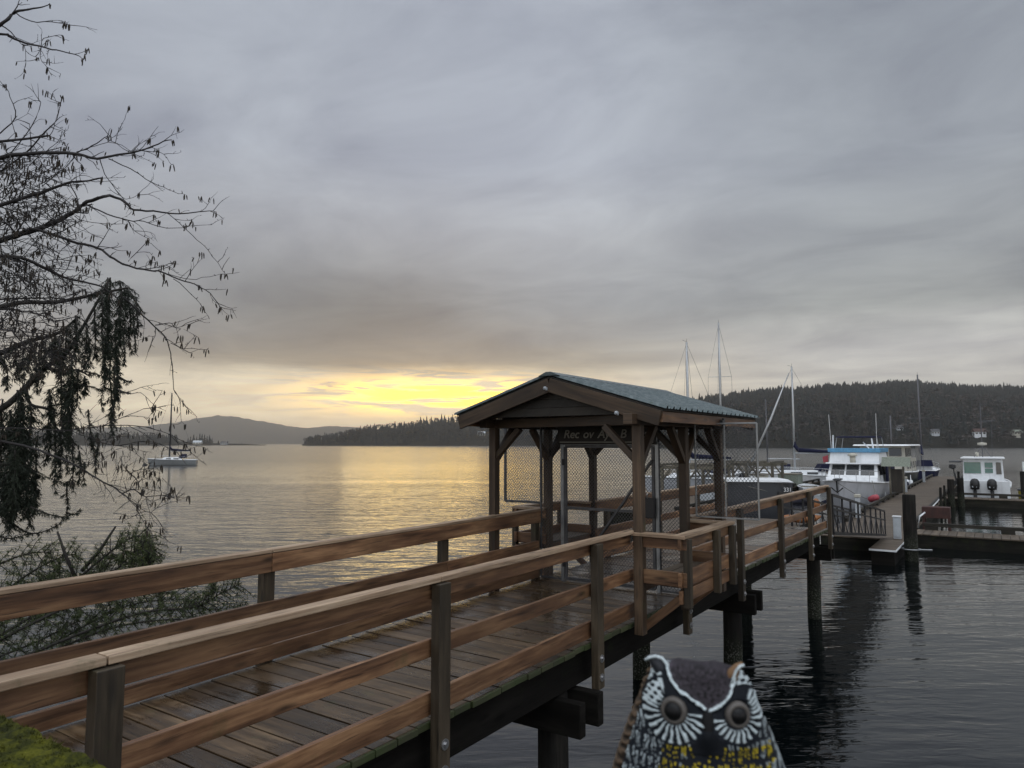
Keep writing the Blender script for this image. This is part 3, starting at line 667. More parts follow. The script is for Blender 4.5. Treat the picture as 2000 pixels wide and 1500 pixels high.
def frame(root, org, u, va, vb, za, zb, w=.04, mt=None, nm='frame'):
    for a, b_ in (((u, va, za), (u, va, zb)), ((u, vb, za), (u, vb, zb)), ((u, va, za), (u, vb, za)), ((u, va, zb), (u, vb, zb))):
        b = MB(org); b.beam(a, b_, w, w * .9, (1, 0, 0)); b.build(nm, mt or M['galv'], root, bevel=.003)
UG = 10.03
WO = (UG, 3.2, Zh(1.05))
w_ = pthing('security_screen', 'steel mesh screen jutting out from the shelter over the marina water', 'screen', *WO)
frame(w_, WO, UG, 2.72, 3.60, Zh(1.04), Zh(-.28), .022); mesh_part(w_, WO, UG, 2.73, 3.59, Zh(1.03), Zh(-.27))
b = MB(WO); b.beam((UG, 3.17, Zh(1.02)), (UG, 3.17, Zh(-.26)), .018, .018, (0, 1, 0)); b.build('stiffener', M['galv'], w_)
ULW = 10.36; LO = (ULW, 6.3, Zh(1.0))
w_ = pthing('security_screen', 'steel mesh screen jutting out from the shelter towards open water', 'screen', *LO)
frame(w_, LO, ULW, 6.42, 7.16, Zh(1.0), Zh(-.30), mt=M['mesh']); mesh_part(w_, LO, ULW, 6.43, 7.15, Zh(.99), Zh(-.29))
GO = (UG, 4.9, DECK)
sc = pthing('gate_screen', 'fixed steel mesh side panels with posts flanking the pier gate', 'screen', *GO)
for va, vb in ((5.82, 6.22), (3.74, 4.16)):
    mesh_part(sc, GO, UG, va, vb, DECK + .03, Zh(-.28)); frame(sc, GO, UG, va, vb, DECK + .03, Zh(-.28), .03, M['mesh'])
for v in (5.80, 4.18):
    b = MB(GO); b.beam((UG - .01, v, DECK), (UG - .01, v, Zh(-.02)), .055, .055, (0, 1, 0)); b.build('gate_post', M['galv'], sc, bevel=.004)
b = MB(GO); b.beam((UG - .01, 4.18, Zh(-.0)), (UG - .01, 5.80, Zh(-.0)), .05, .05); b.build('header_bar', M['galv'], sc, bevel=.004)
gate = pthing('pier_gate', 'steel mesh gate with diagonal braces closing the pier under the shelter', 'gate', *GO)
frame(gate, GO, UG - .02, 4.24, 5.74, DECK + .05, Zh(.05), .045, M['mesh']); mesh_part(gate, GO, UG - .02, 4.26, 5.72, DECK + .07, Zh(.07))
b = MB(GO); b.beam((UG - .045, 4.24, Zh(1.02)), (UG - .045, 5.74, Zh(1.02)), .035, .04); b.build('mid_bar', M['mesh'], gate)
for a, c_ in (((UG - .05, 5.22, Zh(1.56)), (UG - .05, 4.24, Zh(.25))), ((UG - .05, 4.52, Zh(.25)), (UG - .05, 4.28, Zh(.03)))):
    b = MB(GO); b.beam(a, c_, .03, .05, (1, 0, 0)); b.build('brace', M['mesh'], gate)
b = MB(GO); b.box((UG - .13, 4.20, Zh(1.10)), (UG - .05, 4.38, Zh(.80))); b.build('lock_box', M['steel_dark'], gate, bevel=.006)
b = MB(GO); b.tube([(UG - .14, 4.29, Zh(.80)), (UG - .16, 4.29, Zh(.77)), (UG - .14, 4.29, Zh(.74))], .012, 8); b.build('padlock', M['bolt'], gate)
for z in (.30, 1.9):
    b = MB(GO); b.beam((UG - .03, 5.77, Zh(z) - .05), (UG - .03, 5.77, Zh(z) + .05), .04, .05, (0, 1, 0)); b.build('hinge', M['steel_dark'], gate)
# the notices hung on the gate
for k, (z0, z1, mt, lab) in enumerate(((.14, .46, 'noticeA', 'small dark notice hung on the gate above the red one'), (.47, .80, 'noticeB', 'small dull red notice hung on the gate by the lock'))):
    nt_ = pthing('notice', lab, 'sign', UG - .07, 4.44, Zh(z1))
    b = MB((UG - .07, 4.44, Zh(z1))); b.box((UG - .085, 4.35, Zh(z1)), (UG - .07, 4.54, Zh(z0))); b.build('board', M[mt], nt_)
    for q in range(4):
        b = MB((UG - .07, 4.44, Zh(z1))); z = Zh(z0) - .05 - q * .07; b.box((UG - .088, 4.365 + .02 * (q % 2), z - .008), (UG - .0855, 4.525, z + .008)); b.build('text_line', M['letters'], nt_)
# sign over the gate
def text_mesh(s, size, shear=0.0, ext=.004):
    cu = bpy.data.curves.new('txt', 'FONT'); cu.body = s; cu.size = size; cu.shear = shear; cu.extrude = ext; cu.offset = size * .012; cu.resolution_u = 3
    o = bpy.data.objects.new('txt', cu); COL.objects.link(o); dg = bpy.context.evaluated_depsgraph_get(); dg.update()
    me = bpy.data.meshes.new_from_object(o.evaluated_get(dg)); bpy.data.objects.remove(o); return me
SO = (UG - .09, 4.88, Zh(.02))
sg = pthing('name_sign', 'dark sign board with pale slanted lettering hung over the pier gate', 'sign', *SO)
b = MB(SO); b.box((UG - .10, 4.16, Zh(.015)), (UG - .07, 5.84, Zh(-.305))); b.build('board', M['sign'], sg, bevel=.004)
for za in (Zh(-.02), Zh(-.295)):
    b = MB(SO); b.box((UG - .108, 4.20, za - .006), (UG - .101, 5.80, za + .006)); b.build('border', M['letters'], sg)
for s, vx in (('Rec', 5.73), ('ov', 5.38), ('Aye', 5.12), ('B', 4.74), ('ay', 4.42)):
    me = text_mesh(s, .185, .25); me.materials.append(M['letters']); o = bpy.data.objects.new('lettering', me); COL.objects.link(o)
    o.parent = sg; o.location = Vector((UG - .106, vx, Zh(-.085))) - Vector(SO); o.rotation_euler = (R(90), 0, R(-90))

# ------------------------------------------------------------------ gangway
GA, GB = Vector((19.95, 4.0, Zh(2.30))), Vector((26.5 * MS, 4.0, Zh(3.0 * MS)))
GWO = (19.95, 4.3, GA.z)
gw = pthing('gangway', 'black steel gangway sloping from the pier end down to the float', 'gangway', *GWO)
for v in (3.56, 4.90):
    def gp(t, dz): return Vector((GA.x + (GB.x - GA.x) * t, v + .42 * t, GA.z + (GB.z - GA.z) * t + dz))
    for dz, r in ((.0, .045), (.62, .028), (.98, .034)):
        b = MB(GWO); b.beam(gp(0, dz), gp(1, dz), r * 1.6, r * 1.8); b.build('rail', M['steel_dark'], gw)
    for k in range(9):
        b = MB(GWO); b.beam(gp(k / 8, 0), gp(k / 8, .98), .055, .05, (0, 1, 0)); b.build('stanchion', M['steel_dark'], gw)
    for k in range(8):
        b = MB(GWO); b.tube([gp((k + .05) / 8, .60), gp((k + .5) / 8, .03), gp((k + .95) / 8, .60)], .013, 5); b.build('lattice', M['steel_dark'], gw)
b = MB(GWO)
for k in range(56):
    t = k / 56; p = Vector((GA.x + (GB.x - GA.x) * t, 3.6 + .42 * t, GA.z + (GB.z - GA.z) * t)); q = p.copy(); q.y = 4.86 + .42 * t; b.beam(p, q, .19, .03)
b.build('deck', M['dock'], gw)

# ------------------------------------------------------------------ floating docks
start_far()
FZ = .45
def float_dock(label, ua, ub, va, vb, along='u', rails=True, z=FZ, railsides=None):
    org = (min(ua, ub), (va + vb) / 2, z); t = pthing('floating_dock', label, 'dock', *org)
    b = MB(org)
    if along == 'u':
        u = ua
        while u < ub - .02: b.beam((u + .09, va, z - .02), (u + .09, vb, z - .02), .17, .04); u += .185
    else:
        v = va
        while v < vb - .02: b.beam((ua, v + .12, z - .02), (ub, v + .12, z - .02), .235, .04); v += .25
    b.build('deck', M['dock'], t)
    b = MB(org); b.box((ua + .04, va + .04, -.15), (ub - .04, vb - .04, z - .045)); b.build('float', M['dockside'], t, bevel=.01)
    for (p, q) in (railsides or []):
        L = (Vector(q) - Vector(p)).length; d_ = (Vector(q) - Vector(p)).normalized()
        b = MB(org); b.beam((p[0], p[1], z + .19), (q[0], q[1], z + .19), .13, .12); b.build('bull_rail', M['railblack'], t, bevel=.01)
        n = max(2, int(L / 2.2))
        for k in range(n + 1):
            c_ = Vector(p) + d_ * (.25 + (L - .5) * k / n); b = MB(org); b.beam((*(c_ - d_ * .2), z + .066), (*(c_ + d_ * .2), z + .066), .12, .128); b.build('rail_block', M['railblack'], t)
    return t
main = float_dock('long weathered plank float running away from the foot of the gangway', 26.3, 79, 2.55, 5.15, 'u',
                  railsides=[((30.4, 2.64), (47.5, 2.64)), ((49.6, 2.64), (78.5, 2.64)), ((31, 5.06), (78.5, 5.06))])
org = (26.3, 3.85, FZ)
b = MB(org); u = 23.6
while u < 26.2: b.beam((u + .09, 2.55, FZ - .02), (u + .09, 3.25, FZ - .02), .17, .04); u += .185
b.build('corner_deck', M['dock'], main); b = MB(org); b.box((23.64, 2.59, -.15), (26.33, 3.21, FZ - .046)); b.build('corner_float', M['stringer'], main, bevel=.01)
b = MB(org); b.beam((23.59, 2.55, FZ - .02), (23.59, 3.25, FZ - .02), .02, .05); b.beam((23.6, 2.54, FZ - .02), (26.5, 2.54, FZ - .02), .02, .05); b.build('edge_strip', M['white'], main)
float_dock('narrow plank finger float in front of the open water berth', 28.4, 29.95, -14, 2.45, 'v', railsides=[((29.9, -14), (29.9, 2.3))])
float_dock('finger float behind which the white outboard boat is moored', 47.8, 49.3, -14, 2.45, 'v', railsides=[((49.2, -14), (49.2, 2.3))])
float_dock('mossy float carrying the old timber frames', 30, 66, 12.0, 15.0, 'u', railsides=[((31, 12.1), (65, 12.1))])
# pile by the float with its steel hoop
def dock_pile(x, y_top, u, v, r, label, hoop=False, group=None):
    zt = pY(x, y_top, (u * cT + v * sT)).z
    t = pthing('dock_pile', label, 'pile', u, v, 0, group); O = (u, v, 0)
    b = MB(O); b.tube([(u, v, -2), (u, v, .6), (u, v + .01, zt * .6), (u, v, zt - .02), (u, v, zt)], [r * 1.04, r * 1.02, r, r * .98, r * .93], 20); b.build('pile', M['pile'], t, smooth=True)
    if hoop:
        b = MB(O); b.tube([(u + (r + .07) * math.cos(a), v + (r + .07) * math.sin(a), FZ - .10) for a in np.linspace(0, 6.283, 25)], .022, 6); b.tube([(u - .1, v - r - .05, FZ - .1), (u - .1, v - r - .38, FZ - .08)], .03, 6); b.build('hoop', M['galv'], t)
dock_pile(1770, 966, 25.0, 2.28, .185, 'thick black pile held by a steel hoop at the float corner', True)
for k, (x, y, u, v, r) in enumerate(((1824, 952, 41.0, 2.36, .06), (1848, 948, 44.5, 2.38, .055), (1862, 936, 47.0, 2.2, .17), (1870, 934, 47.3, 1.75, .17), (1868, 921, 60.0, 2.3, .08))):
    dock_pile(x, y, u, v, r, ('short slender pile at the edge of the long float', 'slender pile further along the edge of the long float', 'stout black pile at the inner corner of the far finger float',
              'stout black pile beside its twin at the far finger float', 'thin post near the outer end of the long float')[k])
dock_pile(1990, 905, 49.8, -2.9, .22, 'dark pile beyond the grey tarpaulin at the edge of the view')
# things on the float
def pbox(name, label, cat, u, v, z, parts, group=None):
    t = pthing(name, label, cat, u, v, z, group)
    for nm, lo, hi, mt in parts:
        b = MB(); b.box(lo, hi); b.build(nm, mt, t, bevel=.008)
    return t
pbox('utility_box', 'pale grey metal service box beside the hooped black pile', 'box', 26.6, 2.80, FZ, [('cabinet', (-.09, -.11, 0), (.09, .11, .70), M['boxgrey']), ('lid', (-.11, -.13, .701), (.11, .13, .735), M['white']), ('door', (-.105, -.09, .06), (-.092, .09, .64), M['boxgrey'])])
hb = pbox('hose_stand', 'rusty red stand with open legs beside the float edge', 'stand', 31.0, 1.95, FZ - .2, [('top_box', (-.3, -.45, .55), (.3, .45, .95), M['rust'])])
for du in (-.25, .25):
    for dv in (-.4, .4):
        b = MB(); b.box((du - .04, dv - .04, 0), (du + .04, dv + .04, .549)); b.build('leg', M['rust'], hb)
b = MB(); b.box((-.45, -.7, -.04), (.45, .7, -.001)); b.build('platform', M['oldwood'], hb)
b = MB(); b.tube([P(30.2, 2.5, FZ + .02) , P(30.0, 2.42, FZ + .45), P(30.6, 2.3, FZ + .55), P(32, 2.38, FZ + .34), P(36, 2.45, FZ + .30), P(42, 2.48, FZ + .3)], .03, 8)
tag(b.build('water_pipe', M['white'], smooth=True), 'white pipe with a bend running along the float edge', 'pipe')
t = pthing('notice_shelter', 'little roofed notice board with greenish shingles on the float', 'sign', 46.0, 4.75, FZ)
for dv in (-.34, .34):
    b = MB(); b.box((-.05, dv - .05, 0), (.05, dv + .05, 1.86)); b.build('post', M['oldwood'], t)
b = MB(); b.box((-.03, -.28, .35), (.03, .28, 1.65)); b.build('board', M['gable'], t)
b = MB(); b.poly([(-.5, -.72, 1.80), (.5, -.72, 1.80), (.0, -.72, 2.32)], (0, 1.44, 0)); b.build('roof', M['shingle'], t)
def tube_obj(name, pts, r, mt, label, cat, group=None):
    b = MB(); b.tube(pts, r, 6); o = b.build(name, mt, smooth=True); tag(o, label, cat, group); return o

# ------------------------------------------------------------------ boats
def heading(du, dv): d_ = P(du, dv) ; return math.atan2(d_.y, d_.x)
def hull(root, L, B, bow, stern, mt, draft=.5, flare=.75, transom=.8, nm='hull', full=.5, stripe=None):
    n = 18; V = []; Fs = []; D = []
    for i in range(n + 1):
        t = i / n; x = L * t
        b_ = B / 2 * (transom + (1 - transom) * min(1, t / .4)) if t < .4 else B / 2 * max(.02, (1 - ((t - .4) / .6) ** (1.6 + full)))
        z = stern + (bow - stern) * t ** 1.8; w = b_ * (1 - (1 - flare) * (.35 + .65 * t)); rake = .09 * L * max(0, t - .75) / .25
        ring = [(x - rake * .9, 0, -draft), (x - rake * .7, w * .75, -draft * .4), (x - rake * .5, w, .10), (x - rake * .2, b_ * .5 + w * .5, z * .6), (x, b_, z)]
        V += [(p[0], -p[1], p[2]) for p in ring[::-1]] + ring[1:]
        D.append((x, b_, z))
    m_ = 9
    for i in range(n):
        for q in range(m_ - 1): a = i * m_ + q; Fs.append((a, a + m_, a + m_ + 1, a + 1))
    Fs.append(tuple(range(m_))); Fs.append(tuple(range(n * m_, (n + 1) * m_))[::-1])
    b = MB(); b.add(V, Fs); h_ = b.build(nm, mt, root, smooth=True)
    md = h_.modifiers.new('edges', 'EDGE_SPLIT'); md.split_angle = R(40)
    b = MB(); V = []; Fs = []
    for x, bb, z in D: V += [(x, -bb * .97, z - .04), (x, bb * .97, z - .04)]
    for i in range(n): Fs.append((2 * i, 2 * i + 2, 2 * i + 3, 2 * i + 1))
    b.add(V, Fs); b.build('deck', M['white'], root)
    for sgn in (-1, 1):
        b = MB(); b.tube([(x, sgn * bb * 1.005, z) for x, bb, z in D], .05 * B / 3, 6); b.build('gunwale', M['white'], root, smooth=True)
    return D
def rigging(root, lines, r=.010, nm='stay', mt=None):
    for a, c_ in lines:
        b = MB(); b.tube([a, c_], r, 4); b.build(nm, mt or M['wire'], root)
def frustum(lo, hi, tx=.0, ty=.0, bx=0.0):
    """box whose top is inset: tx at the front end (+x), bx at the back, ty at the sides"""
    x0, y0, z0 = lo; x1, y1, z1 = hi
    return [(x0, y0, z0), (x1, y0, z0), (x1, y1, z0), (x0, y1, z0), (x0 + bx, y0 + ty, z1), (x1 - tx, y0 + ty, z1), (x1 - tx, y1 - ty, z1), (x0 + bx, y1 - ty, z1)]
BOXF = [(3, 2, 1, 0), (4, 5, 6, 7), (0, 1, 5, 4), (1, 2, 6, 5), (2, 3, 7, 6), (3, 0, 4, 7)]
def block(root, nm, mt, lo, hi, tx=0, ty=0, bx=0, bevel=.02):
    b = MB(); b.add(frustum(lo, hi, tx, ty, bx), BOXF); return b.build(nm, mt, root, bevel=bevel)
def quad(root, nm, mt, pts, thick=.02):
    n = (Vector(pts[1]) - Vector(pts[0])).cross(Vector(pts[2]) - Vector(pts[0])).normalized() * thick
    b = MB(); b.poly(pts, n); return b.build(nm, mt, root)

# white flybridge cruiser, bow towards the pier
t = thing('motor_cruiser', 'white flybridge cruiser with a blue canvas band moored bow on at the float', 'boat', P(52.6, 6.95, 0), heading(-1, 0))
hull(t, 12.0, 3.3, 1.62, 1.15, M['hull'], full=.9, flare=.72)
b = MB(); b.box((.3, -1.5, .16), (8.5, 1.5, .24)); b.build('boot_stripe', M['navy'], t)
block(t, 'cabin', M['white'], (1.6, -1.38, 1.12), (7.9, 1.38, 1.62), .15, .03)
block(t, 'wheelhouse', M['white'], (2.2, -1.34, 1.62), (7.4, 1.34, 2.36), .55, .10)
for y0, y1 in ((-1.15, -.44), (-.34, .34), (.44, 1.15)):
    quad(t, 'windscreen', M['glass'], [(7.31, y0, 1.72), (7.31, y1, 1.72), (6.93, y1 * .95, 2.29), (6.93, y0 * .95, 2.29)], .03)
for s_ in (-1, 1):
    for k in range(3):
        x0 = 2.6 + k * 1.45; pts = [(x0, s_ * 1.33, 1.72), (x0 + 1.25, s_ * 1.33, 1.72), (x0 + 1.15, s_ * 1.265, 2.28), (x0, s_ * 1.265, 2.28)]
        quad(t, 'side_window', M['glass'], pts if s_ < 0 else pts[::-1], .03)
b = MB(); b.poly([(1.9, -1.5, 2.36), (7.3, -1.42, 2.36), (7.3, 1.42, 2.36), (1.9, 1.5, 2.36)], (0, 0, .07)); b.build('bridge_deck', M['white'], t, bevel=.02)
block(t, 'flybridge', M['white'], (2.9, -1.36, 2.431), (6.5, 1.36, 3.02), .10, .06, .1)
block(t, 'canvas_band', M['blue'], (2.85, -1.40, 3.021), (6.55, 1.40, 3.26), .02, -.03, 0)
block(t, 'bimini', M['navy'], (2.9, -1.15, 3.90), (5.6, 1.15, 3.98), .1, .1, .1)
for s_ in (-1, 1):
    rigging(t, [((5.4, s_ * 1.2, 3.2), (5.3, s_ * 1.1, 3.9)), ((3.1, s_ * 1.2, 3.2), (3.1, s_ * 1.1, 3.9))], .025, 'bimini_pole', M['mast'])
rigging(t, [((6.2, 1.2, 3.2), (6.25, 1.22, 5.3)), ((6.1, -1.28, 3.2), (5.9, -1.4, 5.3))], .016, 'antenna', M['white_flat'])
rigging(t, [((5.8, .95, 3.25), (5.5, .85, 3.85)), ((5.6, .75, 3.2), (5.2, .35, 3.62)), ((5.9, -1.22, 3.0), (5.9, -1.2, 4.05))], .045, 'rod_holder', M['white'])
b = MB(); b.lathe([(.02, 0), (.26, .02), (.26, .10), (.2, .17), (.02, .2)], 14, (6.95, -.0, 2.80)); b.tube([(6.95, 0, 2.43), (6.95, 0, 2.82)], .16, 10); b.build('searchlight', M['cream'], t, smooth=True)
b = MB(); b.beam((11.5, 0, 1.68), (12.35, 0, 1.66), .34, .07); b.build('bow_platform', M['darkgrey'], t)
b = MB(); b.tube([(12.3, 0, 1.6), (12.15, 0, 1.05)], .035, 6); b.tube([(12.15, -.28, 1.25), (12.15, 0, 1.0), (12.15, .28, 1.25)], .035, 6); b.build('anchor', M['steel_dark'], t)
for s_ in (-1, 1):
    pr = [(12.1, s_ * .12, 2.15), (11, s_ * .75, 2.14), (9.6, s_ * 1.2, 2.05), (8, s_ * 1.5, 1.98)]
    b = MB(); b.tube(pr, .016, 5)
    for p in pr: b.tube([(p[0], p[1], 1.45), p], .013, 5)
    b.build('pulpit_rail', M['mast'], t)
b = MB(); b.tube([(12.2, .05, 1.5), (12.0, .9, .9), (11.6, 1.7, .55)], .018, 5); b.tube([(9.5, 1.3, 1.55), (10.0, 1.5, .9), (10.5, 1.75, .55)], .016, 5); b.build('mooring_line', M['rope'], t)
b = MB(); b.poly([(6.0, -1.5, 2.45), (6.0, -1.5, 2.85), (5.8, -1.85, 2.72), (5.85, -1.8, 2.38)], (.02, 0, 0)); b.build('flag', M['red'], t)
block(t, 'side_curtain', M['navy'], (1.7, 1.5, 1.3), (5.4, 1.62, 2.3), 0, .02, 0)
b = MB(); b.lathe([(.02, -.28), (.16, -.24), (.2, 0), (.16, .24), (.02, .28)], 12, (0, 0, 0)); f_ = b.build('fender', M['red'], None, smooth=True)
f_.location = P(40.6, 5.28, FZ + .32); f_.rotation_euler = (R(70), 0, R(30)); f_.scale = (.85, .85, 1.0); tag(f_, 'faded red fender lying on the float edge beside the cruiser', 'fender')

# dark hulled houseboat cruiser behind it
t = thing('trawler', 'dark hulled trawler with a cream wheelhouse and flat white roof', 'boat', P(70.5, 7.2, 0), heading(-1, 0))
hull(t, 14.5, 4.0, 1.55, 1.3, M['darkgreen'], full=.8, flare=.8)
block(t, 'deckhouse', M['cream'], (1.0, -1.6, 1.3), (10.0, 1.6, 2.35), .1, .05)
block(t, 'wheelhouse', M['cream'], (5.0, -1.55, 2.35), (10.0, 1.55, 3.35), .15, .05)
block(t, 'roof', M['white'], (.6, -1.9, 3.36), (10.6, 1.9, 3.47), .1, .08, .1)
for k in range(3):
    y0 = -1.35 + k * .93; quad(t, 'windscreen', M['glass'], [(9.99, y0, 2.6), (9.99, y0 + .82, 2.6), (9.9, y0 + .82, 3.2), (9.9, y0, 3.2)], .03)
for k in range(4):
    x0 = 5.3 + k * 1.1; quad(t, 'side_window', M['glass'], [(x0, 1.555, 2.55), (x0, 1.52, 3.2), (x0 + .8, 1.52, 3.2), (x0 + .8, 1.555, 2.55)], -.03)
for k in range(5):
    x0 = 1.6 + k * 1.6; quad(t, 'port_window', M['glass'], [(x0, 1.60, 1.6), (x0, 1.57, 2.1), (x0 + .9, 1.57, 2.1), (x0 + .9, 1.60, 1.6)], -.03)
rigging(t, [((1 + 1.2 * k, 1.85, 1.3), (1 + 1.2 * k, 1.85, 3.36)) for k in range(4)], .03, 'roof_post', M['mast'])
for s_ in (-1, 1):
    b = MB(); pr = [(14.3, s_ * .1, 2.4), (12.6, s_ * 1.05, 2.35), (11, s_ * 1.6, 2.25), (9, s_ * 1.9, 2.1)]; b.tube(pr, .02, 5)
    for p in pr: b.tube([(p[0], p[1], 1.3), p], .016, 5)
    b.build('deck_rail', M['mast'], t)
b = MB(); b.lathe([(.02, -.2), (.14, -.16), (.14, .16), (.02, .2)], 10, (11.5, 1.75, .75)); b.lathe([(.02, -.2), (.14, -.16), (.14, .16), (.02, .2)], 10, (12.4, 1.35, .75)); b.build('side_fender', M['white'], t, smooth=True)

# sailing boats
def sailboat(label, mast_px, top_y, Y, L, B, head, mt, xm=.55, mast='mast', free=1.0, boom=None, spread=(), furl=None, cover=None, r=.075, dodger=True):
    base = pY(mast_px, 866, Y); zt = pY(mast_px, top_y, Y).z; ca, sa = math.cos(head), math.sin(head)
    t = thing('sailing_boat', label, 'boat', (base.x - ca * L * xm, base.y - sa * L * xm, 0), head)
    D = hull(t, L, B, free * 1.15, free * .9, mt, full=.6, flare=.7, transom=.6)
    block(t, 'cabin', M['white'], (L * .28, -B * .28, free * .9), (L * .72, B * .28, free * .9 + .42), .5, .08, .1)
    for s_ in (-1, 1):
        for k in range(2):
            x0 = L * (.36 + .15 * k); pts = [(x0, s_ * B * .282, free * .9 + .1), (x0 + L * .1, s_ * B * .282, free * .9 + .1), (x0 + L * .1, s_ * B * .266, free * .9 + .28), (x0, s_ * B * .266, free * .9 + .28)]
            quad(t, 'cabin_window', M['glass'], pts if s_ < 0 else pts[::-1], .02)
    if dodger: block(t, 'dodger', M['navy'], (L * .22, -B * .3, free * .9 + .35), (L * .36, B * .3, free * .9 + .95), .35, .12, .05)
    b = MB(); b.tube([(L * xm, 0, free), (L * xm, 0, zt * .6), (L * xm, 0, zt)], [r, r, r * .75], 10); b.build('mast', M[mast], t, smooth=True)
    b = MB(); b.tube([(L * xm, 0, zt), (L * xm - .02, .0, zt + .25)], .012, 5); b.tube([(L * xm, 0, zt + .02), (L * xm + .35, 0, zt + .12)], .012, 5); b.build('masthead_gear', M['wire'], t)
    st = [((L * .99, 0, free * 1.1), (L * xm, 0, zt - .1)), ((.1, 0, free), (L * xm, 0, zt - .1))]
    for s_ in (-1, 1):
        prev = (L * xm - .1, s_ * B * .46, free)
        for fr, wd in spread:
            p = (L * xm, s_ * wd, zt * fr); b = MB(); b.tube([(L * xm, 0, zt * fr), p], .022, 5); b.build('spreader', M[mast], t); st.append((prev, p)); prev = p
        st.append((prev, (L * xm, 0, zt - .15)))
        if spread: st.append(((L * xm - .4, s_ * B * .44, free), (L * xm, 0, zt * spread[0][0])))
    rigging(t, st, .011)
    zb = boom or free + 1.35
    b = MB(); b.tube([(L * xm, 0, zb), (L * xm - L * .40, 0, zb - .03)], .055, 8); b.build('boom', M['mast'], t)
    if cover:
        b = MB(); b.tube([(L * xm - .02, 0, zb + .95), (L * xm - .06, 0, zb + .55), (L * xm - .35, 0, zb + .24), (L * xm - L * .2, 0, zb + .15), (L * xm - L * .42, 0, zb + .06)], [.09, .17, .19, .16, .09], 10); b.build('sail_cover', M[cover], t, smooth=True)
    if furl:
        b = MB(); b.tube([(L * .985, 0, free * 1.15 + .35), (L * (.985 * .5 + xm * .5), 0, (zt + free) * .5), (L * xm + .25, 0, zt - .55)], [.075, .10, .03], 8); b.build('furled_sail', M[furl], t, smooth=True)
    for s_ in (-1, 1):
        pr = [(x, s_ * bb, z + .55) for x, bb, z in D[2:-1:4]]
        b = MB(); b.tube(pr, .012, 4)
        for p in pr: b.tube([(p[0], p[1], p[2] - .55), p], .012, 4)
        b.build('lifeline', M['mast'], t)
    return t
sailboat('small white ketch hulled sailing boat anchored alone on open water', 332, 768, 117, 7.5, 2.5, R(180 + 14), M['midgrey'], .56, 'black', .95, spread=(), cover='navy', r=.12)
sailboat('white sailing boat with navy sail cover and pale furled jib', 1551, 716, 60, 8.6, 2.8, R(180 - 8), M['white'], .55, 'mast', 1.0, cover='navy', furl='mast', r=.085, boom=2.75)
sailboat('tall masted sailing boat with thin crosstrees behind the shelter', 1409, 630, 63, 10.5, 3.2, R(70), M['white'], .55, 'mast', 1.1, spread=((.40, 1.05), (.66, 1.0)), cover='navy', r=.095)
sailboat('sailing boat whose mast rises just above the shelter roof', 1345, 668, 54, 9, 2.9, R(200), M['hull'], .55, 'mast', 1.0, cover='navy', r=.10)
sailboat('dark masted sailing boat behind the trawler with furled navy sail', 1798, 732, 72, 9.5, 3.0, R(62), M['navy'], .55, 'mastdark', 1.1, spread=((.58, 1.05),), cover='navy', r=.09)
sailboat('old sailing boat with a tan wooden mast beyond the cruiser', 1741, 812, 85, 8, 2.6, R(50), M['cream'], .55, 'mastdark', .9, spread=((.78, 1.1),), r=.09)
sailboat('small sailing boat with a thin grey mast beside the shelter screen', 1498, 780, 66, 7, 2.3, R(165), M['darkgrey'], .5, 'mastdark', .8, r=.06)

# white pilothouse boat with two outboards, stern towards us
t = thing('outboard_boat', 'white pilothouse boat with twin dark outboards seen from astern', 'boat', P(50.6, .72, 0), heading(1, 0))
hull(t, 8.6, 2.75, 1.35, 1.05, M['white'], transom=.95, full=.9)
block(t, 'transom', M['white'], (.02, -1.30, .35), (.25, 1.28, 1.35), 0, .02)
block(t, 'wheelhouse', M['white'], (1.0, -1.05, 1.0), (5.0, 1.05, 2.62), .5, .06, .06)
b = MB(); b.poly([(.75, -1.12, 2.625), (4.9, -1.1, 2.625), (4.9, 1.1, 2.625), (.75, 1.12, 2.625)], (0, 0, .08)); b.build('roof', M['white'], t, bevel=.02)
block(t, 'awning', M['darkgrey'], (1.2, 1.1, 2.38), (3.6, 1.75, 2.46), 0, .02)
quad(t, 'rear_window', M['greenglass'], [(1.02, .95, 1.75), (1.02, .1, 1.75), (1.045, .1, 2.42), (1.045, .95, 2.42)], .03)
for z0, z1 in ((1.78, 2.04), (2.1, 2.4)):
    quad(t, 'door_window', M['greenglass'], [(1.02, -.1, z0), (1.02, -.5, z0), (1.045, -.5, z1), (1.045, -.1, z1)], .03)
quad(t, 'corner_window', M['glass'], [(1.02, -.66, 1.72), (1.02, -.93, 1.72), (1.045, -.9, 2.42), (1.045, -.66, 2.42)], .03)
for y in (.42, -.42):
    b = MB(); b.lathe([(.03, 0), (.24, .05), (.27, .3), (.25, .5), (.15, .64), (.02, .67)], 14, (-.33, y, .82), 1.15, .95); o_ = b.build('outboard', M['black'], t, smooth=True)
    b = MB(); b.box((-.42, y - .09, -.5), (-.22, y + .09, .82)); b.build('outboard_leg', M['darkgrey'], t, bevel=.03)
    b = MB(); b.box((-.605, y - .1, .98), (-.59, y + .14, 1.06)); b.build('outboard_badge', M['boxgrey'], t)
b = MB(); b.box((-.75, -1.25, .28), (-.0, 1.25, .36)); b.build('swim_platform', M['darkgrey'], t)
b = MB(); b.tube([(3.0, 0, 2.7), (3.0, 0, 6.1)], .035, 6); b.tube([(3.0, -.75, 4.95), (3.0, .2, 4.95)], .02, 5); b.tube([(3.0, -.5, 2.7), (3.0, -.55, 4.7)], .012, 5)
b.tube([(2.9, .45, 2.7), (3.0, 0, 3.4)], .02, 5); b.tube([(2.9, -.45, 2.7), (3.0, 0, 3.4)], .02, 5); b.build('aerial_mast', M['mastdark'], t)
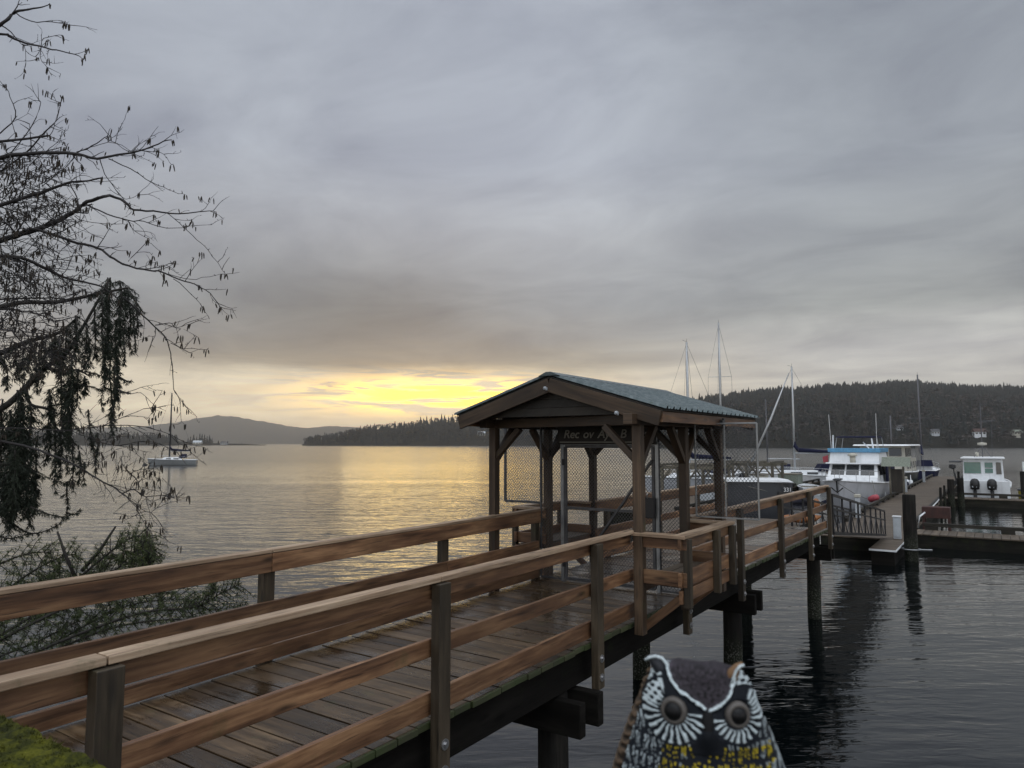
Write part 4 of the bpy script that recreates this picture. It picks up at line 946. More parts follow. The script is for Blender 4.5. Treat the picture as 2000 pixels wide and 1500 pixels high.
b = MB(); b.lathe([(.02, 0), (.25, .03), (.25, .16), (.02, .2)], 12, (3.0, 0, 3.42)); b.lathe([(.02, 0), (.10, .03), (.10, .26), (.02, .3)], 8, (3.0, .3, 2.72)); b.build('radar_dome', M['cream'], t, smooth=True)
b = MB(); b.tube([(.6, 1.35, 1.2), (.62, 1.45, 1.75), (.75, 1.5, 2.05)], .05, 6); b.lathe([(.02, 0), (.2, .06), (.17, .25), (.02, .3)], 10, (.75, 1.55, 2.0)); b.box((.4, 1.25, 1.05), (.9, 1.6, 1.3)); b.build('deck_winch', M['black'], t)
# its neighbours
t = thing('covered_boat', 'navy hulled boat under a sagging grey tarpaulin', 'boat', P(57, -3.4, 0), heading(.93, -.35))
hull(t, 9, 3.0, 1.5, 1.15, M['navy'], transom=.85)
V = []; nx, ny = 12, 8
for i in range(nx + 1):
    for j in range(ny + 1):
        a = i / nx; c_ = abs(j / ny * 2 - 1); V.append((.4 + 6.4 * a, 1.45 * (j / ny * 2 - 1) * (1 - .25 * a), 1.25 + (1.5 - .9 * a) * (1 - c_ ** 1.3) - .12 * math.sin(a * 9) * (1 - c_)))
b = MB(); b.add(V, [(i * (ny + 1) + j, i * (ny + 1) + j + 1, (i + 1) * (ny + 1) + j + 1, (i + 1) * (ny + 1) + j) for i in range(nx) for j in range(ny)]); b.build('tarpaulin', M['bluegrey'], t, smooth=True)
t = thing('float_tank', 'yellow plastic flotation tank beside the outboard boat', 'tank', P(51.4, -2.0, .1), PIER_ROT)
b = MB(); b.box((-.4, -1.05, 0), (.4, 1.05, .72)); b.build('tank', M['yellow'], t, bevel=.08)
b = MB(); b.box((-.42, -1.1, .721), (.42, 1.1, .80)); b.build('rim', M['darkgrey'], t, bevel=.02)
t = thing('davit_post', 'black twin mooring posts between the outboard boat and tarpaulin', 'post', P(50.3, -1.25, 0), PIER_ROT)
b = MB(); b.tube([(0, 0, -1), (0, 0, 1.95)], .20, 12); b.tube([(0, -.42, -1), (0, -.42, 1.9)], .18, 12); b.build('posts', M['pile'], t, smooth=True)
b = MB(); b.tube([(0, 0, 1.96), (0, 0, 2.5)], .06, 8); b.tube([(0, -.42, 1.91), (0, -.42, 2.45)], .05, 8); b.build('guard_pole', M['white'], t)
# dark workboat with number
t = thing('workboat', 'dark workboat with a white gunwale and the number 331', 'boat', P(36.6, 15.2, 0) , 0)
t.location = (9.9, 33.5, 0); t.rotation_euler = (0, 0, R(-6))
hull(t, 3.1, 1.7, 1.75, 1.85, M['darkgrey'], transom=.95, full=3.0, flare=.95)
block(t, 'cover', M['white'], (-.05, -.92, 1.80), (2.9, .90, 1.93), .25, .03, 0)
rigging(t, [((.9, -.9, 1.6), (3.1, -.7, 1.05))], .02, 'grab_line', M['rope'])
me = text_mesh('331', .26); me.materials.append(M['white_flat']); o = bpy.data.objects.new('number', me); COL.objects.link(o); o.parent = t; o.location = (2.45, -.86, 1.38); o.rotation_euler = (R(90), 0, R(12))
# old timber frames on the mossy float
def pergola(label, u, v, L, D_, H):
    O = (u, v, FZ); t = pthing('timber_frame', label, 'frame', *O)
    for uu in (u, u + L):
        for vv_ in (v, v + D_ / 2, v + D_):
            b = MB(O); b.beam((uu, vv_, FZ), (uu, vv_, FZ + H), .16, .16, (0, 1, 0)); b.build('post', M['oldwood'], t)
            for s_ in (-1, 1):
                if v - .01 <= vv_ + s_ * .5 <= v + D_ + .01:
                    b = MB(O); b.beam((uu, vv_ + s_ * .06, FZ + H - .62), (uu, vv_ + s_ * .52, FZ + H - .02), .09, .1, (1, 0, 0)); b.build('brace', M['oldwood'], t)
    for uu in (u, u + L): b = MB(O); b.beam((uu, v - .3, FZ + H + .09), (uu, v + D_ + .3, FZ + H + .09), .14, .18); b.build('beam', M['oldwood'], t)
    for vv_ in np.linspace(v, v + D_, 4): b = MB(O); b.beam((u - .3, vv_, FZ + H + .24), (u + L + .3, vv_, FZ + H + .24), .1, .12); b.build('beam', M['oldwood'], t)
    b = MB(O); b.tube([(u - .2, v + D_ * .45, FZ + H + .3), (u - .22, v + D_ * .44, FZ + H * .6), (u - .2, v + D_ * .45, FZ + .2)], .03, 6); b.build('hanging_rope', M['rope'], t)
pergola('old mossy timber frame with knee braces on the side float', 47.2, 11.9, 2.6, 3.3, 1.65)
pergola('second old timber frame behind the shelter screen', 40.5, 13.4, 2.6, 3.2, 1.6)
for k, (u, v, sx, sy, sz, mt, lab) in enumerate(((45.2, 12.8, 1.0, 1.6, .7, 'oldwood', 'mossy timber crate under the old frame'), (46.0, 14.3, .8, 1.2, .8, 'darkgrey', 'dark fish tote stacked on the mossy float'), (55.0, 12.6, 1.6, 1.4, .85, 'shingle', 'mossy net pile box behind the timber frame'),
        (51.5, 13.9, 1.2, 1.0, .9, 'cream', 'cream plastic fish tub beside the timber frame'), (38.5, 13.2, 1.1, .9, .75, 'boxgrey', 'pale grey fish tub behind the shelter screen'))):
    t = pthing('crate', lab, 'crate', u, v, FZ)
    b = MB(); b.box((-sx / 2, -sy / 2, 0), (sx / 2, sy / 2, sz)); b.build('body', M[mt], t, bevel=.04)
    b = MB(); b.box((-sx / 2 - .03, -sy / 2 - .03, sz + .001), (sx / 2 + .03, sy / 2 + .03, sz + .06)); b.build('lid', M['oldwood'], t, bevel=.02)
def chair(u, v, rz, lab):
    t = pthing('garden_chair', lab, 'chair', u, v, FZ, 'white plastic chairs on the mossy float'); t.rotation_euler.z += rz
    b = MB(); b.box((-.24, -.24, .40), (.24, .24, .44)); b.build('seat', M['white'], t)
    b = MB(); b.poly([(-.24, -.22, .44), (-.24, .22, .44), (-.32, .22, .92), (-.32, -.22, .92)], (-.03, 0, 0)); b.build('backrest', M['white'], t)
    for a, c_ in ((-.2, -.2), (-.2, .2), (.2, -.2), (.2, .2)): b = MB(); b.box((a - .025, c_ - .025, 0), (a + .025, c_ + .025, .399)); b.build('leg', M['white'], t)
for q, (u, v) in enumerate(((46.4, 12.6), (47.9, 13.6), (49.0, 13.9), (44.0, 13.9))): chair(u, v, random.uniform(0, 6.28), 'white plastic chair standing on the mossy float by the timber frames')
def dinghy(u, v, rz, L, mt, lab):
    t = pthing('dinghy', lab, 'dinghy', u, v, 0); t.rotation_euler.z += rz; hull(t, L, 1.5, .62, .5, M[mt], transom=.8, draft=.15)
    for x in (.3, .6): b = MB(); b.box((L * x - .12, -.6, .50), (L * x + .12, .6, .54)); b.build('thwart', M['oldwood'], t)
dinghy(52.5, 10.6, R(20), 3.2, 'white', 'small white dinghy moored beside the mossy float')
dinghy(44.5, 10.9, R(-30), 3.0, 'bluegrey', 'small grey dinghy moored between the float and the workboat')
for k, (u, v, mt, lab) in enumerate(((47.0, 5.6, 'white', 'white fender hanging at the bow side of the cruiser'), (57.0, 5.3, 'navy', 'navy fender hanging between trawler and float'), (60.0, 5.3, 'white', 'white fender hanging further along the trawler'))):
    p_ = P(u, v, .55); b = MB(); b.lathe([(.02, -.35), (.13, -.28), (.15, 0), (.13, .28), (.03, .36), (.015, .7)], 10); o = b.build('fender', M[mt], smooth=True); o.location = p_; tag(o, lab, 'fender')
for k, (u, lab) in enumerate(((33, 'power pedestal nearest the gangway on the long float'), (52, 'power pedestal halfway along the long float'), (66, 'power pedestal near the outer end of the long float'))):
    t = pthing('power_pedestal', lab, 'pedestal', u, 4.9, FZ); b = MB(); b.box((-.09, -.09, 0), (.09, .09, .85)); b.build('post', M['boxgrey'], t, bevel=.01); b = MB(); b.box((-.12, -.12, .851), (.12, .12, .98)); b.build('lamp_head', M['cream'], t, bevel=.02)
for x, y, Y, mt, lab, col in ((1565, 1013, 27, 'orange', 'orange kayak hull lying behind the pier railing', 0), (1594, 985, 27, 'orange', 'small orange buoy hanging behind the end rail', 1)):
    p = pY(x, y, Y); b = MB()
    if col: b.lathe([(.02, -.2), (.12, -.14), (.15, .03), (.10, .16), (.03, .22)], 12)
    else: b.tube([(-.75, 0, .08), (-.5, 0, .02), (0, 0, 0), (.5, 0, .02), (.75, 0, .08)], [.03, .13, .17, .13, .03], 12)
    o = b.build('kayak' if not col else 'buoy', M[mt], smooth=True); o.location = p; tag(o, lab, 'kayak' if not col else 'buoy')
float_dock('low side float tucked behind the pier carrying the orange kayak', 23.6, 30, 6.2, 12.0, 'u', z=.5)
b = MB(); b.lathe([(.02, -.25), (.35, -.15), (.4, .05), (.25, .25), (.06, .36), (.05, .55)], 12); o = b.build('buoy', M['black'], smooth=True); o.location = pZ(283, 909, 0); tag(o, 'small dark mooring buoy floating off the anchored sailing boat', 'buoy')

end_far()

# ------------------------------------------------------------------ trees on the near shore
def smooth_px(pts, n=4):
    out = []; P_ = [pts[0]] + list(pts) + [pts[-1]]
    for i in range(1, len(P_) - 2):
        p0, p1, p2, p3 = (np.array(P_[i + k], float) for k in (-1, 0, 1, 2))
        for k in range(n):
            t = k / n; out.append(.5 * ((2 * p1) + (-p0 + p2) * t + (2 * p0 - 5 * p1 + 4 * p2 - p3) * t * t + (-p0 + 3 * p1 - 3 * p2 + p3) * t ** 3))
    out.append(np.array(pts[-1], float)); return out
ALDER = thing('alder_tree', 'bare alder with hanging catkins reaching in from the shore', 'tree', (-8.6, 6.6, 1.7))
AL = Vector(ALDER.location)
trunk = MB(AL); trunk.tube([(-8.6, 6.6, 1.0), (-8.5, 6.7, 3.2), (-8.3, 6.9, 5.5), (-8.2, 7.0, 8.0), (-8.0, 7.2, 10.5), (-7.7, 7.3, 12.5)], [.27, .23, .19, .15, .11, .07], 12)
trunk.build('trunk', M['bark'], ALDER, smooth=True)
limbs, twigs, catk = MB(AL), MB(AL), MB(AL)
def catkins(p, n):
    for _ in range(n):
        q = p + Vector((random.uniform(-.02, .02), random.uniform(-.02, .02), 0)); L = random.uniform(.035, .075); s_ = random.uniform(-.018, .018)
        catk.tube([q, q + Vector((s_ * .4, 0, -L * .35)), q + Vector((s_, 0, -L))], [.003, .0065, .004], 5)
def twig3(p, d, L, r, lvl):
    n = max(3, int(L / .05)); pts = [p.copy()]; d = d.normalized(); kids = []
    for i in range(n):
        d = (d + Vector((random.gauss(0, .16), random.gauss(0, .16), random.gauss(-.01, .16)))).normalized()
        pts.append(pts[-1] + d * (L / n))
        if lvl > 0 and i > 0 and random.random() < .42: kids.append((pts[-1], d.copy(), i / n))
        elif random.random() < .25: twigs.tube([pts[-1], pts[-1] + Vector((random.uniform(-.018, .018), 0, random.uniform(-.012, .02)))], [.0035, .0015], 3)
    twigs.tube(pts, [r * (1 - .6 * i / n) for i in range(n + 1)], 4)
    for q, dd, f in kids:
        sd = Vector((random.gauss(0, 1), random.gauss(0, 1), random.gauss(0, .8)))
        twig3(q, dd + sd * .75, L * random.uniform(.3, .6), r * .7, lvl - 1)
    if random.random() < .26: catkins(pts[-1], random.choice((1, 2, 3)))
def limb(px, r0, r1, Y=7.0, dens=.5, tl=.28, ln=3):
    sp = smooth_px(px, ln); n = len(sp); yj = [0.0]
    for _ in range(n): yj.append(yj[-1] + random.gauss(0, .035))
    pts = [pY(p[0] + random.gauss(0, .5), p[1] + random.gauss(0, .7), Y + yj[i]) for i, p in enumerate(sp)]
    rs = [r0 + (r1 - r0) * i / (n - 1) for i in range(n)]
    limbs.tube(pts, rs, 7 if r0 > .01 else 5)
    for i in range(1, n):
        if random.random() < dens:
            d = (pts[i] - pts[i - 1]).normalized() + Vector((random.gauss(0, .6), random.gauss(0, .6), random.gauss(.1, .7)))
            twig3(pts[i], d, tl * random.uniform(.4, 1.1), max(.0036, rs[i] * .4), 1)
        elif random.random() < .5: limbs.tube([pts[i], pts[i] + Vector((random.uniform(-.02, .02), 0, random.uniform(.0, .03)))], [.005, .002], 4)
    catkins(pts[-1], 3)
    return pts
T7 = pY(-330, 300, 7.1)
BR = [([(-330, 150), (-150, 130), (0, 48), (25, 25), (45, 20), (75, 15), (98, 8)], .026, .004, .25), ([(32, 26), (60, 42), (100, 43), (135, 47)], .006, .003, .4),
      ([(-330, 160), (-150, 60), (0, 66), (20, 72), (50, 84), (85, 92), (110, 98), (145, 105), (160, 115)], .016, .003, .35), ([(80, 90), (85, 75), (115, 68), (122, 70)], .004, .002, .3), ([(45, 85), (55, 105), (75, 113)], .004, .002, .3), ([(80, 92), (78, 112), (92, 132)], .004, .002, .3),
      ([(-300, 300), (-100, 290), (0, 277), (40, 272), (85, 267), (97, 266)], .018, .008, .7),
      ([(-330, 330), (-120, 320), (0, 308), (20, 303), (60, 300), (130, 298), (150, 301), (190, 309), (230, 303), (270, 296), (310, 280), (335, 273)], .026, .004, .45),
      ([(150, 298), (180, 285), (205, 269), (212, 262)], .007, .003, .4), ([(195, 310), (205, 340), (220, 362), (240, 387), (260, 386), (272, 377)], .005, .002, .3),
      ([(212, 310), (240, 323), (265, 335), (285, 350), (310, 362), (340, 375), (362, 380)], .006, .002, .35), ([(205, 270), (225, 279), (240, 290), (262, 300)], .004, .002, .3), ([(272, 295), (300, 296), (320, 302), (335, 322)], .004, .002, .3), ([(150, 297), (185, 285), (225, 279), (262, 300), (300, 318)], .004, .002, .2),
      ([(0, 335), (50, 300), (90, 255), (110, 235), (118, 200)], .010, .003, .6), ([(20, 300), (60, 250), (80, 200), (60, 198)], .006, .002, .6), ([(0, 260), (30, 230), (20, 190), (10, 165)], .007, .002, .6),
      ([(-300, 420), (-100, 420), (0, 400), (50, 385), (90, 373), (130, 357), (160, 354), (200, 347)], .024, .007, .6),
      ([(-330, 520), (-120, 500), (0, 470), (40, 457), (80, 445), (120, 428), (150, 408), (170, 395), (200, 385), (215, 382), (245, 395), (262, 409), (300, 413), (350, 417), (400, 412), (420, 413)], .034, .003, .4),
      ([(170, 400), (210, 418), (250, 430), (280, 432), (310, 442), (355, 445), (362, 440)], .008, .002, .35), ([(325, 416), (350, 435), (375, 460), (400, 482), (415, 500), (430, 520), (440, 535)], .004, .002, .2), ([(145, 423), (165, 432), (210, 437), (250, 438)], .004, .002, .3), ([(250, 432), (262, 450), (290, 466)], .004, .002, .3), ([(138, 360), (150, 385), (155, 405)], .006, .006, .3),
      ([(30, 462), (60, 448), (110, 460), (150, 475), (190, 483), (215, 500), (240, 515), (280, 527), (310, 530), (350, 545), (380, 555), (410, 572), (430, 600)], .017, .003, .45), ([(280, 526), (310, 522), (330, 515), (342, 510)], .005, .002, .4), ([(320, 532), (360, 545), (395, 543), (430, 535)], .004, .002, .4), ([(340, 545), (375, 575), (395, 600)], .004, .002, .5), ([(250, 510), (275, 485), (290, 472), (310, 490)], .004, .002, .4),
      ([(-300, 520), (-100, 505), (0, 500), (40, 503), (80, 520), (120, 540), (160, 550), (200, 560), (230, 585)], .022, .006, .7), ([(-200, 600), (0, 585), (50, 583), (100, 583), (150, 585), (190, 570)], .011, .004, .8), ([(-200, 620), (0, 605), (30, 605), (70, 612), (110, 630)], .011, .004, .8), ([(-200, 640), (0, 645), (30, 655), (60, 690)], .010, .004, .7),
      ([(240, 580), (280, 617), (300, 637), (320, 655), (330, 675), (335, 700), (338, 740), (340, 760), (355, 785), (367, 800)], .009, .002, .25), ([(303, 636), (330, 630), (345, 640), (372, 632)], .005, .002, .45), ([(333, 670), (360, 680), (403, 683)], .004, .002, .3), ([(303, 640), (303, 655), (287, 657)], .004, .002, .2),
      ([(-200, 850), (0, 862), (60, 874), (110, 893), (150, 910), (190, 935), (220, 950), (240, 963), (262, 957), (285, 970), (330, 965)], .013, .003, .7), ([(240, 963), (265, 985), (295, 1000), (325, 968)], .004, .002, .8), ([(262, 957), (270, 940), (255, 925), (280, 915)], .003, .002, .8),
      ([(-100, 830), (60, 838), (140, 840), (200, 833), (250, 830), (300, 838), (340, 852), (362, 866)], .007, .002, .9), ([(190, 835), (240, 815), (280, 800), (300, 795)], .004, .002, .8), ([(180, 860), (230, 870), (290, 862), (345, 880)], .004, .002, .8), ([(230, 760), (250, 770), (275, 768), (300, 790)], .004, .002, .5), ([(265, 985), (275, 1010), (290, 1035)], .004, .002, .8)]
for px, r0, r1, dn in BR: limb(px, r0, r1, random.uniform(6.6, 7.3), dn)
for _ in range(380):            # the tangle of fine growth nearest the trunk
    x, y = random.uniform(-60, 140) * random.uniform(.5, 1), random.uniform(300, 720)
    if y < 420 and x > 110: continue
    a = random.uniform(-.9, .9); p = pY(x, y, random.uniform(6.5, 7.6))
    twig3(p, Vector((math.cos(a), random.uniform(-.4, .4), math.sin(a))), random.uniform(.18, .50), .0044, 2 if _ % 3 else 1)
for _ in range(120):
    x, y = random.uniform(150, 320), random.uniform(800, 985)
    if abs(y - (865 + .6 * (x - 150))) > 70: continue
    a = random.uniform(-2, 2); twig3(pY(x, y, random.uniform(6.6, 7.2)), Vector((math.cos(a), 0, math.sin(a) - .2)), random.uniform(.08, .2), .0028, 1)
limbs.build('branch', M['twig'], ALDER, smooth=True); twigs.build('twig', M['twig'], ALDER); catk.build('catkin', M['catkin'], ALDER)

def needles_np(paths, mt, name, root, per_m, dens, ln, droop, wid=.0042):
    """paths: list of (points, half_width). Each path gets side sprays set with flat needles."""
    V = []; T = []
    for pts, hw in paths:
        pts = np.array([tuple(p) for p in pts]); seg = np.linalg.norm(np.diff(pts, axis=0), axis=1); L = seg.sum(); cum = np.concatenate([[0], np.cumsum(seg)])
        ns = max(4, int(L * per_m)); tint = RNG.random()
        s_ = RNG.random(ns) * L
        at = lambda q: np.stack([np.interp(q, cum, pts[:, k]) for k in range(3)], 1)
        p = at(s_); e = at(np.minimum(L, s_ + .05)) - p; e /= np.linalg.norm(e, axis=1, keepdims=True) + 1e-6
        sd = RNG.normal(0, 1, (ns, 3)); sd -= e * (sd * e).sum(1, keepdims=True); sd /= np.linalg.norm(sd, axis=1, keepdims=True)
        w = hw * RNG.uniform(.3, 1.0, ns) * (1 - .5 * s_ / L)
        dr = sd + e * .5 - np.array([0, 0, droop]); dr /= np.linalg.norm(dr, axis=1, keepdims=True)
        m_ = max(4, int(hw * dens)); f = (np.arange(m_)[None] + RNG.random((ns, m_))) / m_
        q = p[:, None] + dr[:, None] * (w[:, None] * f)[:, :, None]
        nd = dr[:, None] * .9 + RNG.normal(0, .5, (ns, m_, 3)) - np.array([0, 0, droop * .5]); nd /= np.linalg.norm(nd, axis=2, keepdims=True)
        c = np.cross(nd, RNG.normal(0, 1, (ns, m_, 3))); c *= wid / (np.linalg.norm(c, axis=2, keepdims=True) + 1e-6)
        l_ = ln * RNG.uniform(.6, 1.25, (ns, m_, 1))
        V.append(np.stack([q - c, q + c, q + nd * l_], 2).reshape(-1, 3)); T.append(np.repeat(np.clip(tint * .5 + RNG.random(ns) * .5, 0, 1), m_))
    V = np.concatenate(V) - np.array(root.location); n = len(V) // 3
    return from_np(name, V, np.arange(3 * n).reshape(n, 3), mt, root, attr=np.concatenate(T))
FIR = thing('fir_tree', 'dark fir with drooping curtains of foliage on the near shore', 'tree', (-10.2, 8.9, 1.6))
FO = Vector(FIR.location)
b = MB(FO); b.tube([(-10.2, 8.9, .8), (-10.1, 9.0, 4), (-10.0, 9.1, 7), (-9.9, 9.2, 11), (-9.85, 9.2, 14)], [.36, .31, .25, .17, .08], 14); b.build('trunk', M['bark'], FIR, smooth=True)
STR = [(215, 542, 700, 30), (235, 548, 720, 26), (252, 562, 690, 22), (267, 582, 650, 15), (200, 572, 740, 26), (185, 602, 700, 25), (225, 640, 780, 18), (242, 640, 712, 14), (260, 600, 690, 12), (215, 690, 850, 17), (224, 760, 842, 12), (205, 690, 800, 14), (230, 700, 800, 12),
       (150, 620, 700, 30), (130, 640, 720, 30), (110, 650, 700, 30), (170, 640, 720, 22), (90, 660, 730, 28), (60, 662, 720, 27), (30, 668, 740, 24), (8, 678, 760, 20), (78, 690, 765, 22), (45, 680, 740, 22), (118, 660, 730, 24),
       (140, 700, 800, 30), (120, 720, 905, 26), (135, 740, 885, 24), (152, 720, 795, 24), (166, 735, 775, 18), (97, 760, 905, 24), (106, 800, 962, 20), (128, 760, 860, 24), (140, 780, 880, 16),
       (40, 765, 1000, 30), (20, 800, 1030, 30), (60, 790, 1012, 26), (72, 850, 1003, 18), (3, 780, 1022, 26), (50, 900, 1030, 26), (30, 880, 1010, 26), (10, 920, 1040, 24), (65, 930, 1000, 16), (45, 790, 930, 28),
       (142, 868, 962, 16), (156, 880, 950, 16), (166, 902, 946, 10), (131, 940, 1012, 9), (181, 855, 902, 13), (191, 845, 932, 10), (175, 800, 880, 10), (120, 880, 940, 14)]
paths = []; st_ = MB(FO)
for x, y0, y1, hw in STR + [(x + random.uniform(-9, 9), y0 + random.uniform(-8, 30), y1 - random.uniform(0, 40), hw * .8) for x, y0, y1, hw in STR if hw > 13 and random.random() < .5]:
    Yd = random.uniform(8.6, 9.8); k = Yd / 1394.8; pts = []; sw = random.uniform(-8, 8)
    n = max(3, int((y1 - y0) / 22))
    for i in range(n + 1): t_ = i / n; pts.append(pY(x + sw * t_ * t_ + random.gauss(0, 1.5), y0 + (y1 - y0) * t_, Yd + random.gauss(0, .03)))
    st_.tube(pts, [.012 - .009 * i / n for i in range(n + 1)], 4); paths.append((pts, hw * k * (1.55 if x < 80 and y1 > 890 else 1.1)))
    for _ in range(max(2, int((y1 - y0) / 26))):
        i_ = random.randrange(0, n); a_ = random.choice((-1, 1)) * random.uniform(.2, 1.1) + math.pi / 2; l_ = hw * random.uniform(.7, 1.7); q0 = pts[i_]; q1 = q0 + Vector((math.cos(a_), random.uniform(-.7, .7), -math.sin(a_) * .8 + .1)) * l_ * k
        qm = (q0 + q1) / 2 + Vector((0, 0, .12 * l_ * k)); st_.tube([q0, qm, q1], [.006, .004, .002], 4); paths.append(([q0, qm, q1], hw * k * .42))
for px, hw in (([(165, 725), (185, 730), (205, 736)], 8), ([(150, 750), (180, 756), (198, 762)], 8), ([(230, 735), (250, 745), (258, 742)], 5), ([(228, 760), (248, 768), (255, 766)], 5), ([(60, 990), (90, 1003), (125, 1010)], 12), ([(20, 1020), (60, 1042), (105, 1030), (135, 1005)], 10), ([(-20, 1040), (20, 1052), (60, 1040)], 16), ([(130, 1000), (145, 1005), (158, 992)], 8), ([(255, 575), (272, 600), (282, 612)], 8)):
    Yd = random.uniform(8.7, 9.4); pts = [pY(p[0], p[1], Yd) for p in smooth_px(px)]; st_.tube(pts, [.011 - .007 * i / (len(pts) - 1) for i in range(len(pts))], 4); paths.append((pts, hw * Yd / 1394.8))
for px, r0, r1 in (([(-260, 900), (-120, 860), (0, 800), (50, 757), (92, 716), (130, 690), (160, 642), (200, 572), (216, 542)], .05, .010), ([(-240, 760), (-100, 720), (0, 690), (50, 668), (110, 652), (150, 622)], .05, .012), ([(90, 716), (125, 730), (150, 722), (175, 735)], .028, .008), ([(-240, 700), (0, 600), (110, 590), (200, 572), (250, 562)], .04, .012), ([(-220, 950), (-80, 930), (20, 905), (70, 925)], .05, .02), ([(50, 757), (60, 790), (95, 800), (105, 830), (150, 870)], .025, .008)):
    pts = [pY(p[0], p[1], 9.1) for p in smooth_px(px)]; n = len(pts); st_.tube(pts, [r0 + (r1 - r0) * i / (n - 1) for i in range(n)], 8)
st_.build('limb', M['bark'], FIR, smooth=True)
needles_np(paths, M['needles'], 'foliage', FIR, 120, 60, .046, .75, .0044)

BUSH = thing('low_fir', 'low green fir boughs spreading over the water behind the railing', 'tree', (-9.6, 7.6, 1.4))
BO = Vector(BUSH.location); st_ = MB(BO); paths = []
SPN = [([(-90, 1290), (60, 1205), (150, 1132), (215, 1078), (262, 1048), (292, 1055)], 30, .02), ([(-60, 1280), (120, 1190), (240, 1140), (292, 1105), (283, 1082)], 30, .02), ([(-40, 1320), (150, 1240), (280, 1196), (380, 1186), (430, 1160), (470, 1140)], 30, .02), ([(380, 1186), (430, 1190), (487, 1178)], 12, .007), ([(350, 1190), (400, 1170), (420, 1140)], 12, .007),
       ([(-80, 1230), (40, 1132), (110, 1092), (150, 1082)], 30, .018), ([(-60, 1130), (40, 1085), (105, 1078)], 26, .014), ([(20, 1310), (200, 1232), (330, 1210), (385, 1218)], 30, .018), ([(60, 1215), (160, 1150), (200, 1110), (205, 1085)], 26, .012), ([(160, 1140), (230, 1110), (275, 1090), (290, 1110)], 26, .012), ([(100, 1260), (230, 1190), (330, 1170), (380, 1175)], 28, .012), ([(-30, 1250), (60, 1170), (90, 1130), (120, 1110)], 28, .014), ([(-50, 1200), (30, 1170), (80, 1160), (130, 1150)], 30, .014), ([(180, 1170), (250, 1160), (300, 1150), (320, 1160)], 24, .01), ([(-20, 1290), (80, 1250), (150, 1215), (220, 1205)], 32, .014),
       ([(265, 1085), (285, 1060), (300, 1075), (302, 1095)], 20, .006), ([(230, 1110), (262, 1078), (285, 1070)], 26, .008)]
for px, hw, r0 in SPN:
    Yd = random.uniform(7.9, 8.9); sp = smooth_px(px, 5); n = len(sp); yy = Yd; pts = []
    for p in sp: yy += random.gauss(0, .03); pts.append(pY(p[0], p[1], yy))
    st_.tube(pts, [r0 * (1 - .75 * i / (n - 1)) for i in range(n)], 6); paths.append((pts, hw * .32 * Yd / 1394.8))
    for i in range(1, n - 1):
        for s_ in (-1, 1):
            d_ = (pts[i + 1] - pts[i - 1]).normalized(); sd = d_.cross(Vector((0, -1, .3))).normalized() * s_
            L = hw * 2.1 * Yd / 1394.8 * random.uniform(.5, 1.1) * (1 - .4 * i / n); q = [pts[i]]; dd = (d_ * .8 + sd * .9).normalized()
            for k in range(3): dd = (dd + Vector((random.gauss(0, .1), random.gauss(0, .15), -.12))).normalized(); q.append(q[-1] + dd * L / 3)
            st_.tube(q, [.006, .005, .004, .002], 4); paths.append((q, L * .22))
for px in ([(150, 1135), (128, 1085), (112, 1038)], [(160, 1115), (195, 1075), (226, 1028)]):
    pts = [pY(p[0], p[1], 8.3) for p in px]; st_.tube(pts, [.022, .018, .011], 8)
st_.build('bough', M['bark'], BUSH, smooth=True)
needles_np(paths, M['needles2'], 'foliage', BUSH, 62, 110, .058, .15, .0032)

# ------------------------------------------------------------------ mossy parapet in front of the viewer and the owl standing on it
ZP = Zh(.65); PO = (.66, 1.0, ZP)
par = pthing('parapet', 'mossy timber parapet cap in front of the viewer', 'parapet', *PO)
n_u, n_v = 22, 330; V = []; Fs = []
for j in range(n_v + 1):
    v = 2.35 - 3.3 * j / n_v
    for i in range(n_u + 1):
        u = .545 + .245 * i / n_u; edge = min(i, n_u - i) / 3.0
        hz = .010 * mnoise.fractal(Vector((u * 18, v * 18, 0)), 1.0, 2.0, 5) + .006 * max(0, mnoise.noise(Vector((u * 60, v * 60, 3)))) + .003 * mnoise.noise(Vector((u * 160, v * 160, 9)))
        z = ZP - .004 + hz - (.016 * (1 - edge) ** 2 * .6 if edge < 1 else 0); du = .006 * mnoise.noise(Vector((v * 30, i * .2, 5))) if i in (0, n_u) else 0
        V.append((u + du - PO[0], v - PO[1], z - PO[2]))
for j in range(n_v):
    for i in range(n_u): a = j * (n_u + 1) + i; Fs.append((a, a + n_u + 1, a + n_u + 2, a + 1))
from_np('moss', V, Fs, M['moss'], par, smooth=True)
b = MB(PO); b.beam((.667, 2.34, ZP - .047), (.667, -.94, ZP - .047), .225, .058); b.build('cap', M['post'], par, bevel=.006)
for v in (2.1, .55, -.75):
    b = MB(PO); b.beam((.667, v, ZP - 1.6), (.667, v, ZP - .077), .13, .13, (0, 1, 0)); b.build('post', M['post'], par, bevel=.006)
tv = []; 
for _ in range(5200):
    u, v = random.uniform(.55, .785), random.uniform(1.15, 2.2); z = ZP - .004 + .010 * mnoise.fractal(Vector((u * 18, v * 18, 0)), 1.0, 2.0, 5)
    if mnoise.noise(Vector((u * 25, v * 25, 1))) < -.12: continue
    p = np.array([u - PO[0], v - PO[1], z - PO[2] - .002]); d_ = RNG.normal(0, .7, 3); d_[2] = abs(d_[2]) + .5; d_ /= np.linalg.norm(d_); s_ = np.cross(d_, RNG.normal(0, 1, 3)); s_ *= .0016 / np.linalg.norm(s_)
    tv += [p - s_, p + s_, p + d_ * random.uniform(.005, .013)]
from_np('moss_tuft', tv, np.arange(len(tv)).reshape(-1, 3), M['moss'], par)['kind'] = 'stuff'

